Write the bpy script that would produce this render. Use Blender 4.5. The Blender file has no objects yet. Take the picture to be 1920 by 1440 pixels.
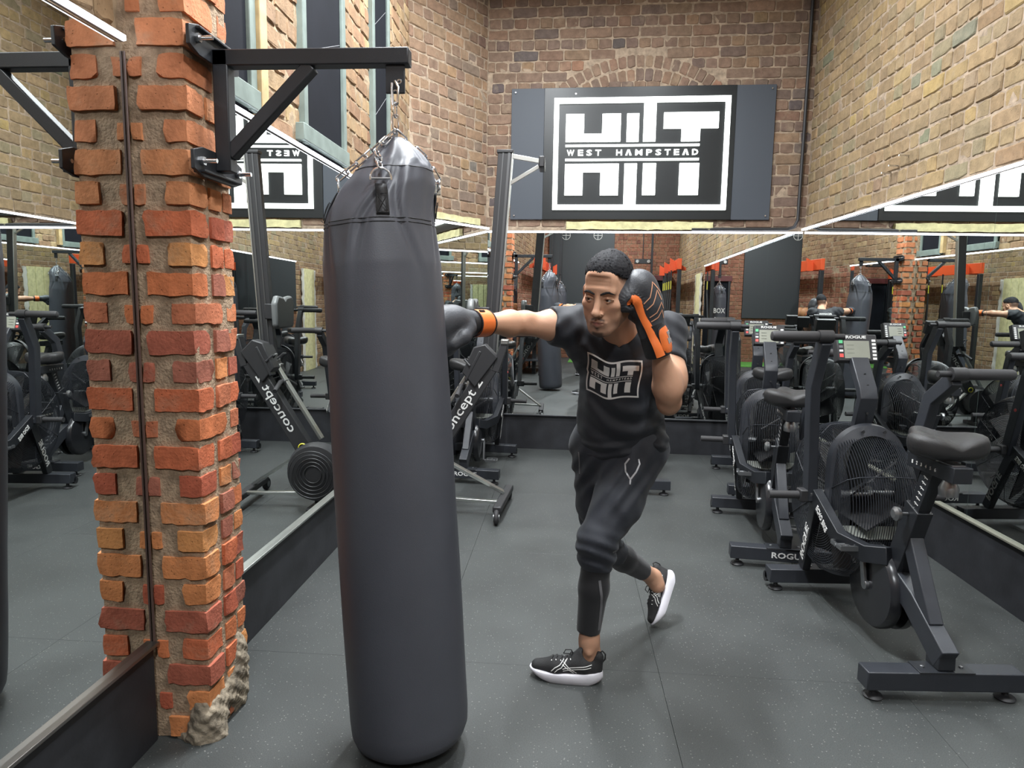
import bpy, bmesh, math, random
import numpy as np
from mathutils import Vector, Matrix, noise
from mathutils.bvhtree import BVHTree

random.seed(7); RNG = np.random.default_rng(7)
sc = bpy.context.scene
COL = sc.collection
V = Vector
rad = math.radians

# ------------------------------------------------------------------ camera
def setup_camera(pitch=6.95, roll=0.85, yaw=4.3, h=1.5, f=1275.0):
    p, r, y = rad(pitch), rad(roll), rad(yaw)
    fwd = V((-math.sin(y)*math.cos(p), math.cos(y)*math.cos(p), -math.sin(p)))
    r0 = V((math.cos(y), math.sin(y), 0)); u0 = r0.cross(fwd)
    right = math.cos(r)*r0 + math.sin(r)*u0
    up = -math.sin(r)*r0 + math.cos(r)*u0
    cam = bpy.data.cameras.new('camera'); cam.sensor_width = 36; cam.lens = f/1920*36
    cam.clip_start = 0.02
    o = bpy.data.objects.new('camera', cam); COL.objects.link(o)
    m = Matrix((right, up, -fwd)).transposed().to_4x4(); m.translation = V((0, 0, h))
    o.matrix_world = m
    sc.camera = o
setup_camera()

# ------------------------------------------------------------------ world, exposure, light
w = bpy.data.worlds.new('world'); sc.world = w; w.use_nodes = True
w.node_tree.nodes['Background'].inputs[0].default_value = (0.05, 0.055, 0.065, 1)
w.node_tree.nodes['Background'].inputs[1].default_value = 1.0
vs = sc.view_settings
vs.view_transform = 'Standard'; vs.look = 'None'; vs.gamma = 1; vs.use_curve_mapping = False
vs.exposure = 0.27
try:
    sc.cycles.max_bounces = 14; sc.cycles.glossy_bounces = 10; sc.cycles.diffuse_bounces = 4
    sc.cycles.caustics_reflective = False; sc.cycles.caustics_refractive = False
    sc.cycles.sample_clamp_indirect = 6.0
except Exception: pass
# strengths of the lamps the room has (their bodies are built further down)
LED_W = 9.0          # emission of the LED strips over the mirrors
SIGN_W = 2.6         # emission of the lit sign
CEIL_W = (185, 92, 52, 95, 150)     # watts of the ceiling battens, front to back of the room
CEIL_POS = [(-0.50, 2.85), (-0.35, 4.9), (0.85, 4.7), (0.9, 1.0), (0.5, -2.6)]
for (lx, ly), lw in zip(CEIL_POS, CEIL_W):
    L = bpy.data.lights.new('ceiling_lamp', 'AREA'); L.shape = 'RECTANGLE'; L.size = 0.14; L.size_y = 1.0
    L.energy = lw; L.color = (0.93, 0.97, 1.0)
    lo = bpy.data.objects.new('ceiling_lamp', L); COL.objects.link(lo); lo.location = (lx, ly, 4.40)

# ------------------------------------------------------------------ materials
MATS = {}
def nt(name):
    m = bpy.data.materials.new(name); m.use_nodes = True
    t = m.node_tree; return m, t, t.nodes['Principled BSDF']
def M(name, color, rough=0.5, metal=0.0, bump=0.0, bscale=60.0, var=0.0, vscale=8.0, spec=None, sheen=0.0, coat=0.0):
    """principled material with procedural grain (bump) and tone variation (var)"""
    if name in MATS: return MATS[name]
    m, t, b = nt(name); N = t.nodes; L = t.links
    b.inputs['Base Color'].default_value = (*color, 1); b.inputs['Roughness'].default_value = rough
    b.inputs['Metallic'].default_value = metal
    if spec is not None: b.inputs['Specular IOR Level'].default_value = spec
    if sheen: b.inputs['Sheen Weight'].default_value = sheen; b.inputs['Sheen Roughness'].default_value = 0.5
    if coat: b.inputs['Coat Weight'].default_value = coat; b.inputs['Coat Roughness'].default_value = 0.15
    tc = N.new('ShaderNodeTexCoord')
    if var:
        n = N.new('ShaderNodeTexNoise'); n.inputs['Scale'].default_value = vscale; n.inputs['Detail'].default_value = 4
        L.new(tc.outputs['Object'], n.inputs['Vector'])
        r = N.new('ShaderNodeMapRange'); r.inputs[1].default_value = 0.3; r.inputs[2].default_value = 0.7
        r.inputs[3].default_value = 1-var; r.inputs[4].default_value = 1+var
        L.new(n.outputs['Fac'], r.inputs[0])
        mx = N.new('ShaderNodeMix'); mx.data_type = 'RGBA'; mx.blend_type = 'MULTIPLY'; mx.inputs[0].default_value = 1
        mx.inputs[6].default_value = (*color, 1); L.new(r.outputs[0], mx.inputs[7]); L.new(mx.outputs[2], b.inputs['Base Color'])
    if bump:
        n2 = N.new('ShaderNodeTexNoise'); n2.inputs['Scale'].default_value = bscale; n2.inputs['Detail'].default_value = 5
        L.new(tc.outputs['Object'], n2.inputs['Vector'])
        bp = N.new('ShaderNodeBump'); bp.inputs['Strength'].default_value = bump; bp.inputs['Distance'].default_value = 0.004
        L.new(n2.outputs['Fac'], bp.inputs['Height']); L.new(bp.outputs[0], b.inputs['Normal'])
    MATS[name] = m; return m
def EM(name, color, strength):
    if name in MATS: return MATS[name]
    m, t, b = nt(name); b.inputs['Base Color'].default_value = (0.8, 0.8, 0.8, 1)
    b.inputs['Emission Color'].default_value = (*color, 1); b.inputs['Emission Strength'].default_value = strength
    MATS[name] = m; return m
def brick_mat(name, use_attr, pits=0.5, bscale=55):
    m, t, b = nt(name); N = t.nodes; L = t.links
    tc = N.new('ShaderNodeTexCoord'); geo = N.new('ShaderNodeNewGeometry')
    if use_attr:
        a = N.new('ShaderNodeAttribute'); a.attribute_name = 'col'; c = a.outputs['Color']
    else:
        a = N.new('ShaderNodeObjectInfo'); c = a.outputs['Color']
    pos = geo.outputs['Position']
    n = N.new('ShaderNodeTexNoise'); n.inputs['Scale'].default_value = 16; n.inputs['Detail'].default_value = 6; n.inputs['Roughness'].default_value = 0.65
    L.new(pos, n.inputs['Vector'])
    r = N.new('ShaderNodeMapRange'); r.inputs[1].default_value = 0.3; r.inputs[2].default_value = 0.7; r.inputs[3].default_value = 0.74; r.inputs[4].default_value = 1.2
    L.new(n.outputs['Fac'], r.inputs[0])
    mx = N.new('ShaderNodeMix'); mx.data_type = 'RGBA'; mx.blend_type = 'MULTIPLY'; mx.inputs[0].default_value = 1
    L.new(c, mx.inputs[6]); L.new(r.outputs[0], mx.inputs[7])
    # small dark pits
    v = N.new('ShaderNodeTexVoronoi'); v.inputs['Scale'].default_value = bscale; v.inputs['Randomness'].default_value = 1.0
    L.new(pos, v.inputs['Vector'])
    pr = N.new('ShaderNodeMapRange'); pr.inputs[1].default_value = 0.06; pr.inputs[2].default_value = 0.16; pr.inputs[3].default_value = 1-pits; pr.inputs[4].default_value = 1.0
    L.new(v.outputs['Distance'], pr.inputs[0])
    mx2 = N.new('ShaderNodeMix'); mx2.data_type = 'RGBA'; mx2.blend_type = 'MULTIPLY'; mx2.inputs[0].default_value = 1
    L.new(mx.outputs[2], mx2.inputs[6]); L.new(pr.outputs[0], mx2.inputs[7])
    # lime / mortar smears
    n3 = N.new('ShaderNodeTexNoise'); n3.inputs['Scale'].default_value = 5.5; n3.inputs['Detail'].default_value = 8; n3.inputs['Roughness'].default_value = 0.7
    L.new(pos, n3.inputs['Vector'])
    r3 = N.new('ShaderNodeMapRange'); r3.inputs[1].default_value = 0.56; r3.inputs[2].default_value = 0.72; r3.inputs[3].default_value = 0; r3.inputs[4].default_value = 0.45
    L.new(n3.outputs['Fac'], r3.inputs[0])
    mx3 = N.new('ShaderNodeMix'); mx3.data_type = 'RGBA'; L.new(r3.outputs[0], mx3.inputs[0]); L.new(mx2.outputs[2], mx3.inputs[6]); mx3.inputs[7].default_value = (0.36, 0.29, 0.20, 1)
    L.new(mx3.outputs[2], b.inputs['Base Color'])
    b.inputs['Roughness'].default_value = 0.85; b.inputs['Specular IOR Level'].default_value = 0.25
    n2 = N.new('ShaderNodeTexNoise'); n2.inputs['Scale'].default_value = 90; n2.inputs['Detail'].default_value = 6
    L.new(pos, n2.inputs['Vector'])
    ad = N.new('ShaderNodeMath'); ad.operation = 'ADD'; L.new(n2.outputs['Fac'], ad.inputs[0]); L.new(pr.outputs[0], ad.inputs[1])
    bp = N.new('ShaderNodeBump'); bp.inputs['Strength'].default_value = 0.55; bp.inputs['Distance'].default_value = 0.004
    L.new(ad.outputs[0], bp.inputs['Height']); L.new(bp.outputs[0], b.inputs['Normal'])
    return m
def attr_mat(name, rough=0.5, bump=0.15, bscale=220, spec=0.4, sss=0.0):
    m, t, b = nt(name); N = t.nodes; L = t.links
    a = N.new('ShaderNodeAttribute'); a.attribute_name = 'col'; L.new(a.outputs['Color'], b.inputs['Base Color'])
    b.inputs['Roughness'].default_value = rough; b.inputs['Specular IOR Level'].default_value = spec
    if sss:
        b.inputs['Subsurface Weight'].default_value = sss; b.inputs['Subsurface Radius'].default_value = (0.012, 0.004, 0.002)
        b.inputs['Subsurface Scale'].default_value = 1.0
    geo = N.new('ShaderNodeNewGeometry'); n2 = N.new('ShaderNodeTexNoise'); n2.inputs['Scale'].default_value = bscale; n2.inputs['Detail'].default_value = 3
    L.new(geo.outputs['Position'], n2.inputs['Vector'])
    bp = N.new('ShaderNodeBump'); bp.inputs['Strength'].default_value = bump; bp.inputs['Distance'].default_value = 0.002
    L.new(n2.outputs['Fac'], bp.inputs['Height']); L.new(bp.outputs[0], b.inputs['Normal'])
    return m
def rubber_floor_mat():
    m, t, b = nt('rubber floor'); N = t.nodes; L = t.links
    geo = N.new('ShaderNodeNewGeometry'); pos = geo.outputs['Position']
    n = N.new('ShaderNodeTexNoise'); n.inputs['Scale'].default_value = 2.2; n.inputs['Detail'].default_value = 6; L.new(pos, n.inputs['Vector'])
    cr = N.new('ShaderNodeMix'); cr.data_type = 'RGBA'; L.new(n.outputs['Fac'], cr.inputs[0])
    cr.inputs[6].default_value = (0.031, 0.034, 0.034, 1); cr.inputs[7].default_value = (0.066, 0.072, 0.070, 1)
    fine = N.new('ShaderNodeTexNoise'); fine.inputs['Scale'].default_value = 260; fine.inputs['Detail'].default_value = 3; L.new(pos, fine.inputs['Vector'])
    fr = N.new('ShaderNodeMapRange'); fr.inputs[1].default_value = 0.3; fr.inputs[2].default_value = 0.7; fr.inputs[3].default_value = 0.7; fr.inputs[4].default_value = 1.3
    L.new(fine.outputs['Fac'], fr.inputs[0])
    mm = N.new('ShaderNodeMix'); mm.data_type = 'RGBA'; mm.blend_type = 'MULTIPLY'; mm.inputs[0].default_value = 1
    L.new(cr.outputs[2], mm.inputs[6]); L.new(fr.outputs[0], mm.inputs[7])
    v = N.new('ShaderNodeTexVoronoi'); v.inputs['Scale'].default_value = 78; L.new(pos, v.inputs['Vector'])
    sr = N.new('ShaderNodeMapRange'); sr.inputs[1].default_value = 0.13; sr.inputs[2].default_value = 0.22; sr.inputs[3].default_value = 0.85; sr.inputs[4].default_value = 0
    L.new(v.outputs['Distance'], sr.inputs[0])
    sel = N.new('ShaderNodeSeparateColor'); L.new(v.outputs['Color'], sel.inputs[0])
    gt = N.new('ShaderNodeMath'); gt.operation = 'GREATER_THAN'; gt.inputs[1].default_value = 0.60; L.new(sel.outputs[0], gt.inputs[0])
    mu = N.new('ShaderNodeMath'); mu.operation = 'MULTIPLY'; L.new(sr.outputs[0], mu.inputs[0]); L.new(gt.outputs[0], mu.inputs[1])
    sp = N.new('ShaderNodeMix'); sp.data_type = 'RGBA'; L.new(mu.outputs[0], sp.inputs[0]); L.new(mm.outputs[2], sp.inputs[6]); sp.inputs[7].default_value = (0.20, 0.20, 0.19, 1)
    L.new(sp.outputs[2], b.inputs['Base Color'])
    rr = N.new('ShaderNodeMapRange'); rr.inputs[3].default_value = 0.42; rr.inputs[4].default_value = 0.62; L.new(n.outputs['Fac'], rr.inputs[0]); L.new(rr.outputs[0], b.inputs['Roughness'])
    bp = N.new('ShaderNodeBump'); bp.inputs['Strength'].default_value = 0.3; bp.inputs['Distance'].default_value = 0.002
    L.new(fine.outputs['Fac'], bp.inputs['Height']); L.new(bp.outputs[0], b.inputs['Normal'])
    return m

BLACK = M('black powder coat', (0.016, 0.018, 0.022), 0.42, 0.0, 0.12, 400, 0.1, 20)
BLACKM = M('matt black plastic', (0.022, 0.022, 0.024), 0.5, 0, 0.1, 300)
GREYPC = M('grey powder coat', (0.028, 0.031, 0.038), 0.4, 0, 0.1, 400, 0.08, 15)
RUBBER = M('black rubber grip', (0.03, 0.029, 0.031), 0.62, 0, 0.3, 500)
SADDLE = M('black vinyl saddle', (0.022, 0.022, 0.023), 0.36, 0, 0.35, 700)
CHROME = M('chrome', (0.72, 0.73, 0.75), 0.22, 1.0, 0.05, 90)
ALU = M('brushed aluminium', (0.55, 0.57, 0.55), 0.33, 1.0, 0.08, 160)
GLOSSB = M('gloss black plastic', (0.018, 0.019, 0.022), 0.24, 0, 0.03, 60)
STEELD = M('dark steel', (0.30, 0.31, 0.32), 0.35, 0.9, 0.08, 150)
WHITEP = M('white print', (0.78, 0.78, 0.76), 0.6, 0, 0.05, 300)
REDP = M('red print', (0.75, 0.10, 0.09), 0.5, 0, 0.05, 200)
GREENP = M('green print', (0.12, 0.55, 0.25), 0.5, 0, 0.05, 200)
YELLOWP = M('yellow print', (0.75, 0.70, 0.06), 0.5, 0, 0.05, 200)
LCD = M('lcd glass', (0.27, 0.28, 0.23), 0.25, 0, 0.02, 40, 0.06, 10)
LCDINK = M('lcd digits', (0.12, 0.13, 0.10), 0.4, 0, 0.02, 40)
MIRROR = M('mirror glass', (0.83, 0.86, 0.85), 0.0, 1.0)
KICK = M('black painted plywood', (0.020, 0.021, 0.025), 0.55, 0, 0.15, 60, 0.35, 6)
MORTAR = M('lime mortar', (0.33, 0.255, 0.185), 0.95, 0, 1.0, 70, 0.3, 25)
MORTARD = M('dark old mortar', (0.30, 0.22, 0.14), 0.95, 0, 1.0, 60, 0.35, 18)
VINYL = M('black vinyl bag', (0.070, 0.074, 0.090), 0.46, 0, 0.12, 350, 0.06, 5)
FRAMEG = M('grey green paint', (0.17, 0.21, 0.19), 0.5, 0, 0.15, 50, 0.15, 12)
BLIND = M('black blind', (0.008, 0.009, 0.013), 0.8, 0, 0.1, 30, 0.15, 3, spec=0.12)
TIMBER = M('pine timber', (0.50, 0.36, 0.18), 0.6, 0, 0.2, 40, 0.2, 14)
ORANGE = M('orange leather', (0.85, 0.19, 0.04), 0.45, 0, 0.15, 250, 0.06, 20)
ORANGESTEEL = M('orange powder coat', (0.72, 0.10, 0.03), 0.4, 0, 0.1, 100)
SHIRT = M('black jersey', (0.0085, 0.0105, 0.016), 0.7, 0, 0.15, 500, 0.08, 12, sheen=0.06)
PANTS = M('charcoal track fabric', (0.015, 0.018, 0.026), 0.7, 0, 0.2, 500, 0.1, 10, sheen=0.08)
LEGGING = M('black legging', (0.010, 0.010, 0.012), 0.6, 0, 0.12, 500, sheen=0.15)
GREYSTRIPE = M('grey reflective print', (0.16, 0.16, 0.17), 0.5, 0, 0.05, 200)
GLOVE = M('black glove leather', (0.044, 0.047, 0.055), 0.5, 0, 0.2, 180, 0.06, 18)
GLOVEBLK = M('glove cuff', (0.012, 0.012, 0.014), 0.55, 0, 0.2, 200)
PEACH = M('peach piping', (0.80, 0.40, 0.24), 0.5, 0, 0.05, 200)
KNIT = M('black knit upper', (0.012, 0.012, 0.013), 0.7, 0, 0.5, 420)
SOLE = M('white foam sole', (0.70, 0.69, 0.74), 0.6, 0, 0.1, 120, 0.06, 18)
LACE = M('black lace', (0.008, 0.008, 0.009), 0.7, 0, 0.3, 500)
CREAM = M('cream rough plaster', (0.62, 0.58, 0.32), 0.9, 0, 1.0, 40, 0.2, 14)
PLASTER = M('old white plaster', (0.27, 0.225, 0.165), 0.95, 0, 1.6, 60, 0.55, 16)
BRICK_O = brick_mat('brick', False); BRICK_S = brick_mat('brick joined', True)
SKIN = attr_mat('skin', 0.5, 0.18, 260, 0.4, 0.12)
HAIRM = attr_mat('hair', 0.75, 0.9, 420, 0.3)
EYEW = M('eye white', (0.62, 0.58, 0.55), 0.15, 0); IRIS = M('brown iris', (0.03, 0.015, 0.008), 0.15, 0)
FLOORM = rubber_floor_mat()

# ------------------------------------------------------------------ object helpers
def link(name, me, parent=None):
    o = bpy.data.objects.new(name, me); COL.objects.link(o)
    if parent is not None: o.parent = parent
    return o
def tag(o, label=None, cat=None, group=None, kind=None):
    if label: o['label'] = label
    if cat: o['category'] = cat
    if group: o['group'] = group
    if kind: o['kind'] = kind
    return o
def thing(name, label, cat, loc=(0, 0, 0), rz=0.0, group=None):
    o = link(name, None); o.location = loc; o.rotation_euler = (0, 0, rz); o.empty_display_size = 0.1
    return tag(o, label, cat, group)
def struct(o): o['kind'] = 'structure'; return o
def stuff(o): o['kind'] = 'stuff'; return o
def kids(o): return [c for c in bpy.data.objects if c.parent == o]
def copy_tree(o, parent=None, table=None):
    if table is None:
        table = {}
        for c in bpy.data.objects:
            if c.parent: table.setdefault(c.parent.name, []).append(c)
    c = o.copy(); COL.objects.link(c); c.parent = parent
    for ch in table.get(o.name, []): copy_tree(ch, c, table)
    return c
def mesh(name, verts, faces, mat=None, smooth=False, sharp=None):
    me = bpy.data.meshes.new(name); me.from_pydata([tuple(v) for v in verts], [], faces); me.validate()
    if mat is not None: me.materials.append(mat)
    if smooth:
        me.shade_smooth()
        if sharp is not None: me.set_sharp_from_angle(angle=rad(sharp))
    return me
def setcol(me, cols):
    a = me.color_attributes.new('col', 'FLOAT_COLOR', 'POINT')
    arr = np.ones((len(me.vertices), 4), np.float32); arr[:, :3] = cols
    a.data.foreach_set('color', arr.ravel())
def frame(zdir, xhint=(1, 0, 0)):
    z = V(zdir).normalized(); x = V(xhint); x = x - z*x.dot(z)
    if x.length < 1e-5: x = V((0, 1, 0)) - z*z.y
    x.normalize(); return Matrix((x, z.cross(x), z)).transposed()
class MB:
    """collects primitive shapes into ONE mesh"""
    def __init__(s): s.v = []; s.f = []
    def add(s, verts, faces, mat=None):
        n = len(s.v)
        s.v += [tuple(mat @ V(p)) if mat is not None else tuple(p) for p in verts]
        s.f += [tuple(i+n for i in f) for f in faces]; return s
    def box(s, c, size, rot=None):
        hx, hy, hz = size[0]/2, size[1]/2, size[2]/2
        vs_ = [V((x, y, z)) for z in (-hz, hz) for y in (-hy, hy) for x in (-hx, hx)]
        if rot is not None: vs_ = [rot @ p for p in vs_]
        c = V(c); fs = [(0, 2, 3, 1), (4, 5, 7, 6), (0, 1, 5, 4), (2, 6, 7, 3), (0, 4, 6, 2), (1, 3, 7, 5)]
        if rot is not None and rot.determinant() < 0: fs = [f[::-1] for f in fs]
        return s.add([p+c for p in vs_], fs)
    def bar(s, a, b, w, h, xhint=(1, 0, 0)):
        """box beam from a to b; w measured along xhint, h across"""
        a, b = V(a), V(b); R = frame(b-a, xhint); return s.box((a+b)/2, (w, h, (b-a).length), R)
    def sweep(s, pts, w, h, xhint=(1, 0, 0)):
        """rectangular tube along a polyline with mitred corners"""
        pts = [V(p) for p in pts]; x = V(xhint).normalized(); n0 = len(s.v)
        for i, p in enumerate(pts):
            t1 = (pts[i]-pts[i-1]).normalized() if i else None
            t2 = (pts[i+1]-pts[i]).normalized() if i < len(pts)-1 else None
            t = (t1+t2).normalized() if t1 and t2 else (t1 or t2)
            k = 1.0/max(0.3, t.dot(t1)) if t1 and t2 else 1.0
            xx = (x-t*x.dot(t)).normalized(); y = t.cross(xx)
            for sx, sy in ((-1, -1), (1, -1), (1, 1), (-1, 1)):
                s.v.append(tuple(p + xx*sx*w/2 + y*sy*h/2*k))
        for i in range(len(pts)-1):
            for j in range(4):
                a = n0+4*i+j; b_ = n0+4*i+(j+1) % 4; s.f.append((a, b_, b_+4, a+4))
        e = n0+4*(len(pts)-1); s.f += [(n0+3, n0+2, n0+1, n0), (e, e+1, e+2, e+3)]; return s
    def tube(s, pts, r, n=8, closed=False, cap=True):
        pts = [V(p) for p in pts]; m = len(pts); n0 = len(s.v); rr = r if hasattr(r, '__len__') else [r]*m
        x = None
        for i, p in enumerate(pts):
            if closed: t = pts[(i+1) % m]-pts[i-1]
            else: t = pts[min(i+1, m-1)]-pts[max(i-1, 0)]
            t.normalize()
            if x is None:
                x = V((0, 0, 1)) if abs(t.z) < 0.9 else V((1, 0, 0))
            x = (x-t*x.dot(t)).normalized(); y = t.cross(x)
            for k in range(n):
                a = 2*math.pi*k/n; s.v.append(tuple(p+(x*math.cos(a)+y*math.sin(a))*rr[i]))
        for i in range(m if closed else m-1):
            for k in range(n):
                a = n0+i*n+k; b_ = n0+i*n+(k+1) % n; c = n0+((i+1) % m)*n+(k+1) % n; d = n0+((i+1) % m)*n+k
                s.f.append((a, b_, c, d))
        if cap and not closed:
            s.f.append(tuple(n0+k for k in reversed(range(n)))); s.f.append(tuple(n0+(m-1)*n+k for k in range(n)))
        return s
    def lathe(s, prof, n=24, M4=None):
        """profile [(r,z)] turned round z"""
        vs_, fs = [], []
        for r, z in prof:
            for k in range(n):
                a = 2*math.pi*k/n; vs_.append((r*math.cos(a), r*math.sin(a), z))
        for i in range(len(prof)-1):
            for k in range(n):
                fs.append((i*n+k, i*n+(k+1) % n, (i+1)*n+(k+1) % n, (i+1)*n+k))
        fs.append(tuple(reversed(range(n)))); fs.append(tuple((len(prof)-1)*n+k for k in range(n)))
        return s.add(vs_, fs, M4)
    def cyl(s, a, b, r, n=16, r2=None):
        a, b = V(a), V(b); M4 = frame(b-a).to_4x4(); M4.translation = a
        return s.lathe([(r, 0), (r if r2 is None else r2, (b-a).length)], n, M4)
    def prism(s, poly, depth, M4=None):
        """polygon (x,y) extruded along +z by depth"""
        n = len(poly); vs_ = [(x, y, 0) for x, y in poly]+[(x, y, depth) for x, y in poly]
        fs = [tuple(reversed(range(n))), tuple(range(n, 2*n))]+[(i, (i+1) % n, (i+1) % n+n, i+n) for i in range(n)]
        return s.add(vs_, fs, M4)
    def ring(s, c, axis, r, tr, n=48, m=4):
        R = frame(axis); c = V(c)
        return s.tube([c+R @ V((r*math.cos(2*math.pi*i/n), r*math.sin(2*math.pi*i/n), 0)) for i in range(n)], tr, m, closed=True)
    def build(s, name, mat, parent=None, bevel=0.0, smooth=False, sharp=40):
        me = mesh(name, s.v, s.f, mat, smooth or bevel > 0, sharp)
        o = link(name, me, parent)
        if bevel:
            md = o.modifiers.new('bevel', 'BEVEL'); md.width = bevel; md.segments = 2; md.limit_method = 'ANGLE'; md.angle_limit = rad(35)
        return o
_TXT = {}
def text2d(s, bold=0.0, extrude=0.0, res=3, shear=0.0):
    key = (s, bold, extrude, res, shear)
    if key in _TXT: return _TXT[key]
    cu = bpy.data.curves.new('lettering', 'FONT'); cu.body = s; cu.offset = bold; cu.extrude = extrude; cu.resolution_u = res
    cu.align_x = 'CENTER'; cu.align_y = 'CENTER'; cu.fill_mode = 'FRONT' if extrude == 0 else 'BOTH'; cu.shear = shear
    ob = bpy.data.objects.new('lettering', cu); COL.objects.link(ob); bpy.context.view_layer.update()
    dg = bpy.context.evaluated_depsgraph_get(); me = bpy.data.meshes.new_from_object(ob.evaluated_get(dg))
    v = np.array([p.co[:] for p in me.vertices]); f = [tuple(p.vertices) for p in me.polygons]
    bpy.data.objects.remove(ob); bpy.data.curves.remove(cu); bpy.data.meshes.remove(me)
    v[:, :2] -= (v[:, :2].max(0)+v[:, :2].min(0))/2
    _TXT[key] = (v, f); return v, f
def lettering(parent, s, width, height, M4, mat, bold=0.012, name='lettering', ex=0.02, shear=0.0):
    """flat raised letters fitted to width x height; M4 places them (x right, y up, z out)"""
    v, f = text2d(s, bold, ex, 2, shear); v = v.copy()
    sx = width/np.ptp(v[:, 0]); sy = height/np.ptp(v[:, 1]); v[:, 0] *= sx; v[:, 1] *= sy
    v[:, 2] *= 0.0012/0.02
    me = mesh(name, [M4 @ V(p) for p in v], f, mat); return link(name, me, parent)
def plc(o, x, y):
    """4x4 with origin o, x axis, y axis, z = x cross y"""
    x = V(x).normalized(); z = x.cross(V(y)).normalized(); y = z.cross(x)
    m = Matrix((x, y, z)).transposed().to_4x4(); m.translation = V(o); return m

# ------------------------------------------------------------------ implicit surfaces (sculpted forms)
class Field:
    def __init__(s, lo, hi, h):
        s.lo = np.array(lo, float); s.h = h; s.n = np.ceil((np.array(hi)-s.lo)/h).astype(int)+1
        s.F = np.full(s.n, 1.0, np.float32)
    def _box(s, lo, hi, pad):
        a = np.clip(np.floor((np.array(lo)-pad-s.lo)/s.h).astype(int), 0, s.n); b = np.clip(np.ceil((np.array(hi)+pad-s.lo)/s.h).astype(int)+1, 0, s.n)
        if np.any(b <= a): return None, None
        ax = [s.lo[i]+s.h*np.arange(a[i], b[i]) for i in range(3)]
        P = np.stack(np.meshgrid(*ax, indexing='ij'), -1)
        return tuple(slice(a[i], b[i]) for i in range(3)), P
    def add(s, prim, k=0.02, mode='add'):
        lo, hi, fn = prim; sl, P = s._box(lo, hi, k+3*s.h+0.01)
        if sl is None: return s
        d = fn(P); A = s.F[sl]
        if mode == 'add':
            hh = np.clip(0.5+0.5*(A-d)/k, 0, 1); R = A*(1-hh)+d*hh-k*hh*(1-hh)
        else:
            d = -d; hh = np.clip(0.5-0.5*(A-d)/k, 0, 1); R = A*(1-hh)+d*hh+k*hh*(1-hh)
        s.F[sl] = R; return s
    def sub(s, prim, k=0.01): return s.add(prim, k, 'sub')
    def warp(s, fn):
        """add fn(P) to the field close to the surface"""
        idx = np.nonzero(np.abs(s.F) < 0.05); P = s.lo+s.h*np.stack(idx, -1); s.F[idx] += fn(P); return s
    def mesh(s):
        F = s.F; n = F.shape; sg = F < 0
        S = sg[:-1, :-1, :-1].astype(np.int8)
        cnt = np.zeros(S.shape, np.int8)
        offs = [(i, j, k) for i in (0, 1) for j in (0, 1) for k in (0, 1)]
        for i, j, k in offs: cnt += sg[i:n[0]-1+i, j:n[1]-1+j, k:n[2]-1+k]
        act = (cnt > 0) & (cnt < 8); I = np.stack(np.nonzero(act), -1)
        c = {o: F[I[:, 0]+o[0], I[:, 1]+o[1], I[:, 2]+o[2]] for o in offs}
        acc = np.zeros((len(I), 3)); num = np.zeros(len(I))
        for a in offs:
            for ax in range(3):
                if a[ax] == 0:
                    b = list(a); b[ax] = 1; b = tuple(b); fa, fb = c[a], c[b]; x = (fa < 0) != (fb < 0)
                    t = np.where(x, fa/np.where(fa == fb, 1, fa-fb), 0); p = np.array(a, float)[None].repeat(len(I), 0); p[:, ax] = t
                    acc[x] += p[x]; num[x] += 1
        verts = s.lo+s.h*(I+acc/num[:, None])
        vid = np.full(S.shape, -1, np.int64); vid[I[:, 0], I[:, 1], I[:, 2]] = np.arange(len(I))
        faces = []
        for ax in range(3):
            o1, o2 = [(1, 2), (2, 0), (0, 1)][ax]
            sl0 = [slice(1, n[i]-1) for i in range(3)]; sl0[ax] = slice(0, n[ax]-1)
            sl1 = list(sl0); sl1[ax] = slice(1, n[ax])
            A, B = sg[tuple(sl0)], sg[tuple(sl1)]; E = np.stack(np.nonzero(A != B), -1)
            if not len(E): continue
            inside = A[E[:, 0], E[:, 1], E[:, 2]]
            base = E+np.array([0 if i == ax else 1 for i in range(3)])
            q = []
            for d1, d2 in ((-1, -1), (0, -1), (0, 0), (-1, 0)):
                g = base.copy(); g[:, o1] += d1; g[:, o2] += d2; q.append(vid[g[:, 0], g[:, 1], g[:, 2]])
            q = np.stack(q, -1); q[~inside] = q[~inside][:, ::-1]; faces.append(q[(q >= 0).all(1)])
        return verts, np.concatenate(faces) if faces else np.zeros((0, 4), int)
def p_caps(a, b, ra, rb=None, squash=None):
    """tapered capsule; squash=(dir, factor) flattens it along dir"""
    a, b = np.array(a, float), np.array(b, float); rb = ra if rb is None else rb; rm = max(ra, rb)
    def fn(P):
        p = P-a; d = b-a
        if squash is not None:
            u = np.array(squash[0], float); u /= np.linalg.norm(u); q = squash[1]
            p = p+(p@u)[..., None]*u*(1/q-1); d = d+(d@u)*u*(1/q-1)
        t = np.clip((p@d)/max(d@d, 1e-9), 0, 1); r = ra+(rb-ra)*t
        return np.linalg.norm(p-t[..., None]*d, axis=-1)-r
    e = rm*(1 if squash is None else max(1, squash[1]))
    return np.minimum(a, b)-e, np.maximum(a, b)+e, fn
def p_ell(c, r, R=None):
    c = np.array(c, float); r = np.array(r, float); R = np.eye(3) if R is None else np.array(R, float)
    def fn(P):
        p = (P-c)@R; k0 = np.linalg.norm(p/r, axis=-1); k1 = np.linalg.norm(p/(r*r), axis=-1)
        return k0*(k0-1)/np.maximum(k1, 1e-6)
    e = r.max(); return c-e, c+e, fn
def chain(F, pts, rs, k=0.02, squash=None):
    for i in range(len(pts)-1): F.add(p_caps(pts[i], pts[i+1], rs[i], rs[i+1], squash), k)
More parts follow.
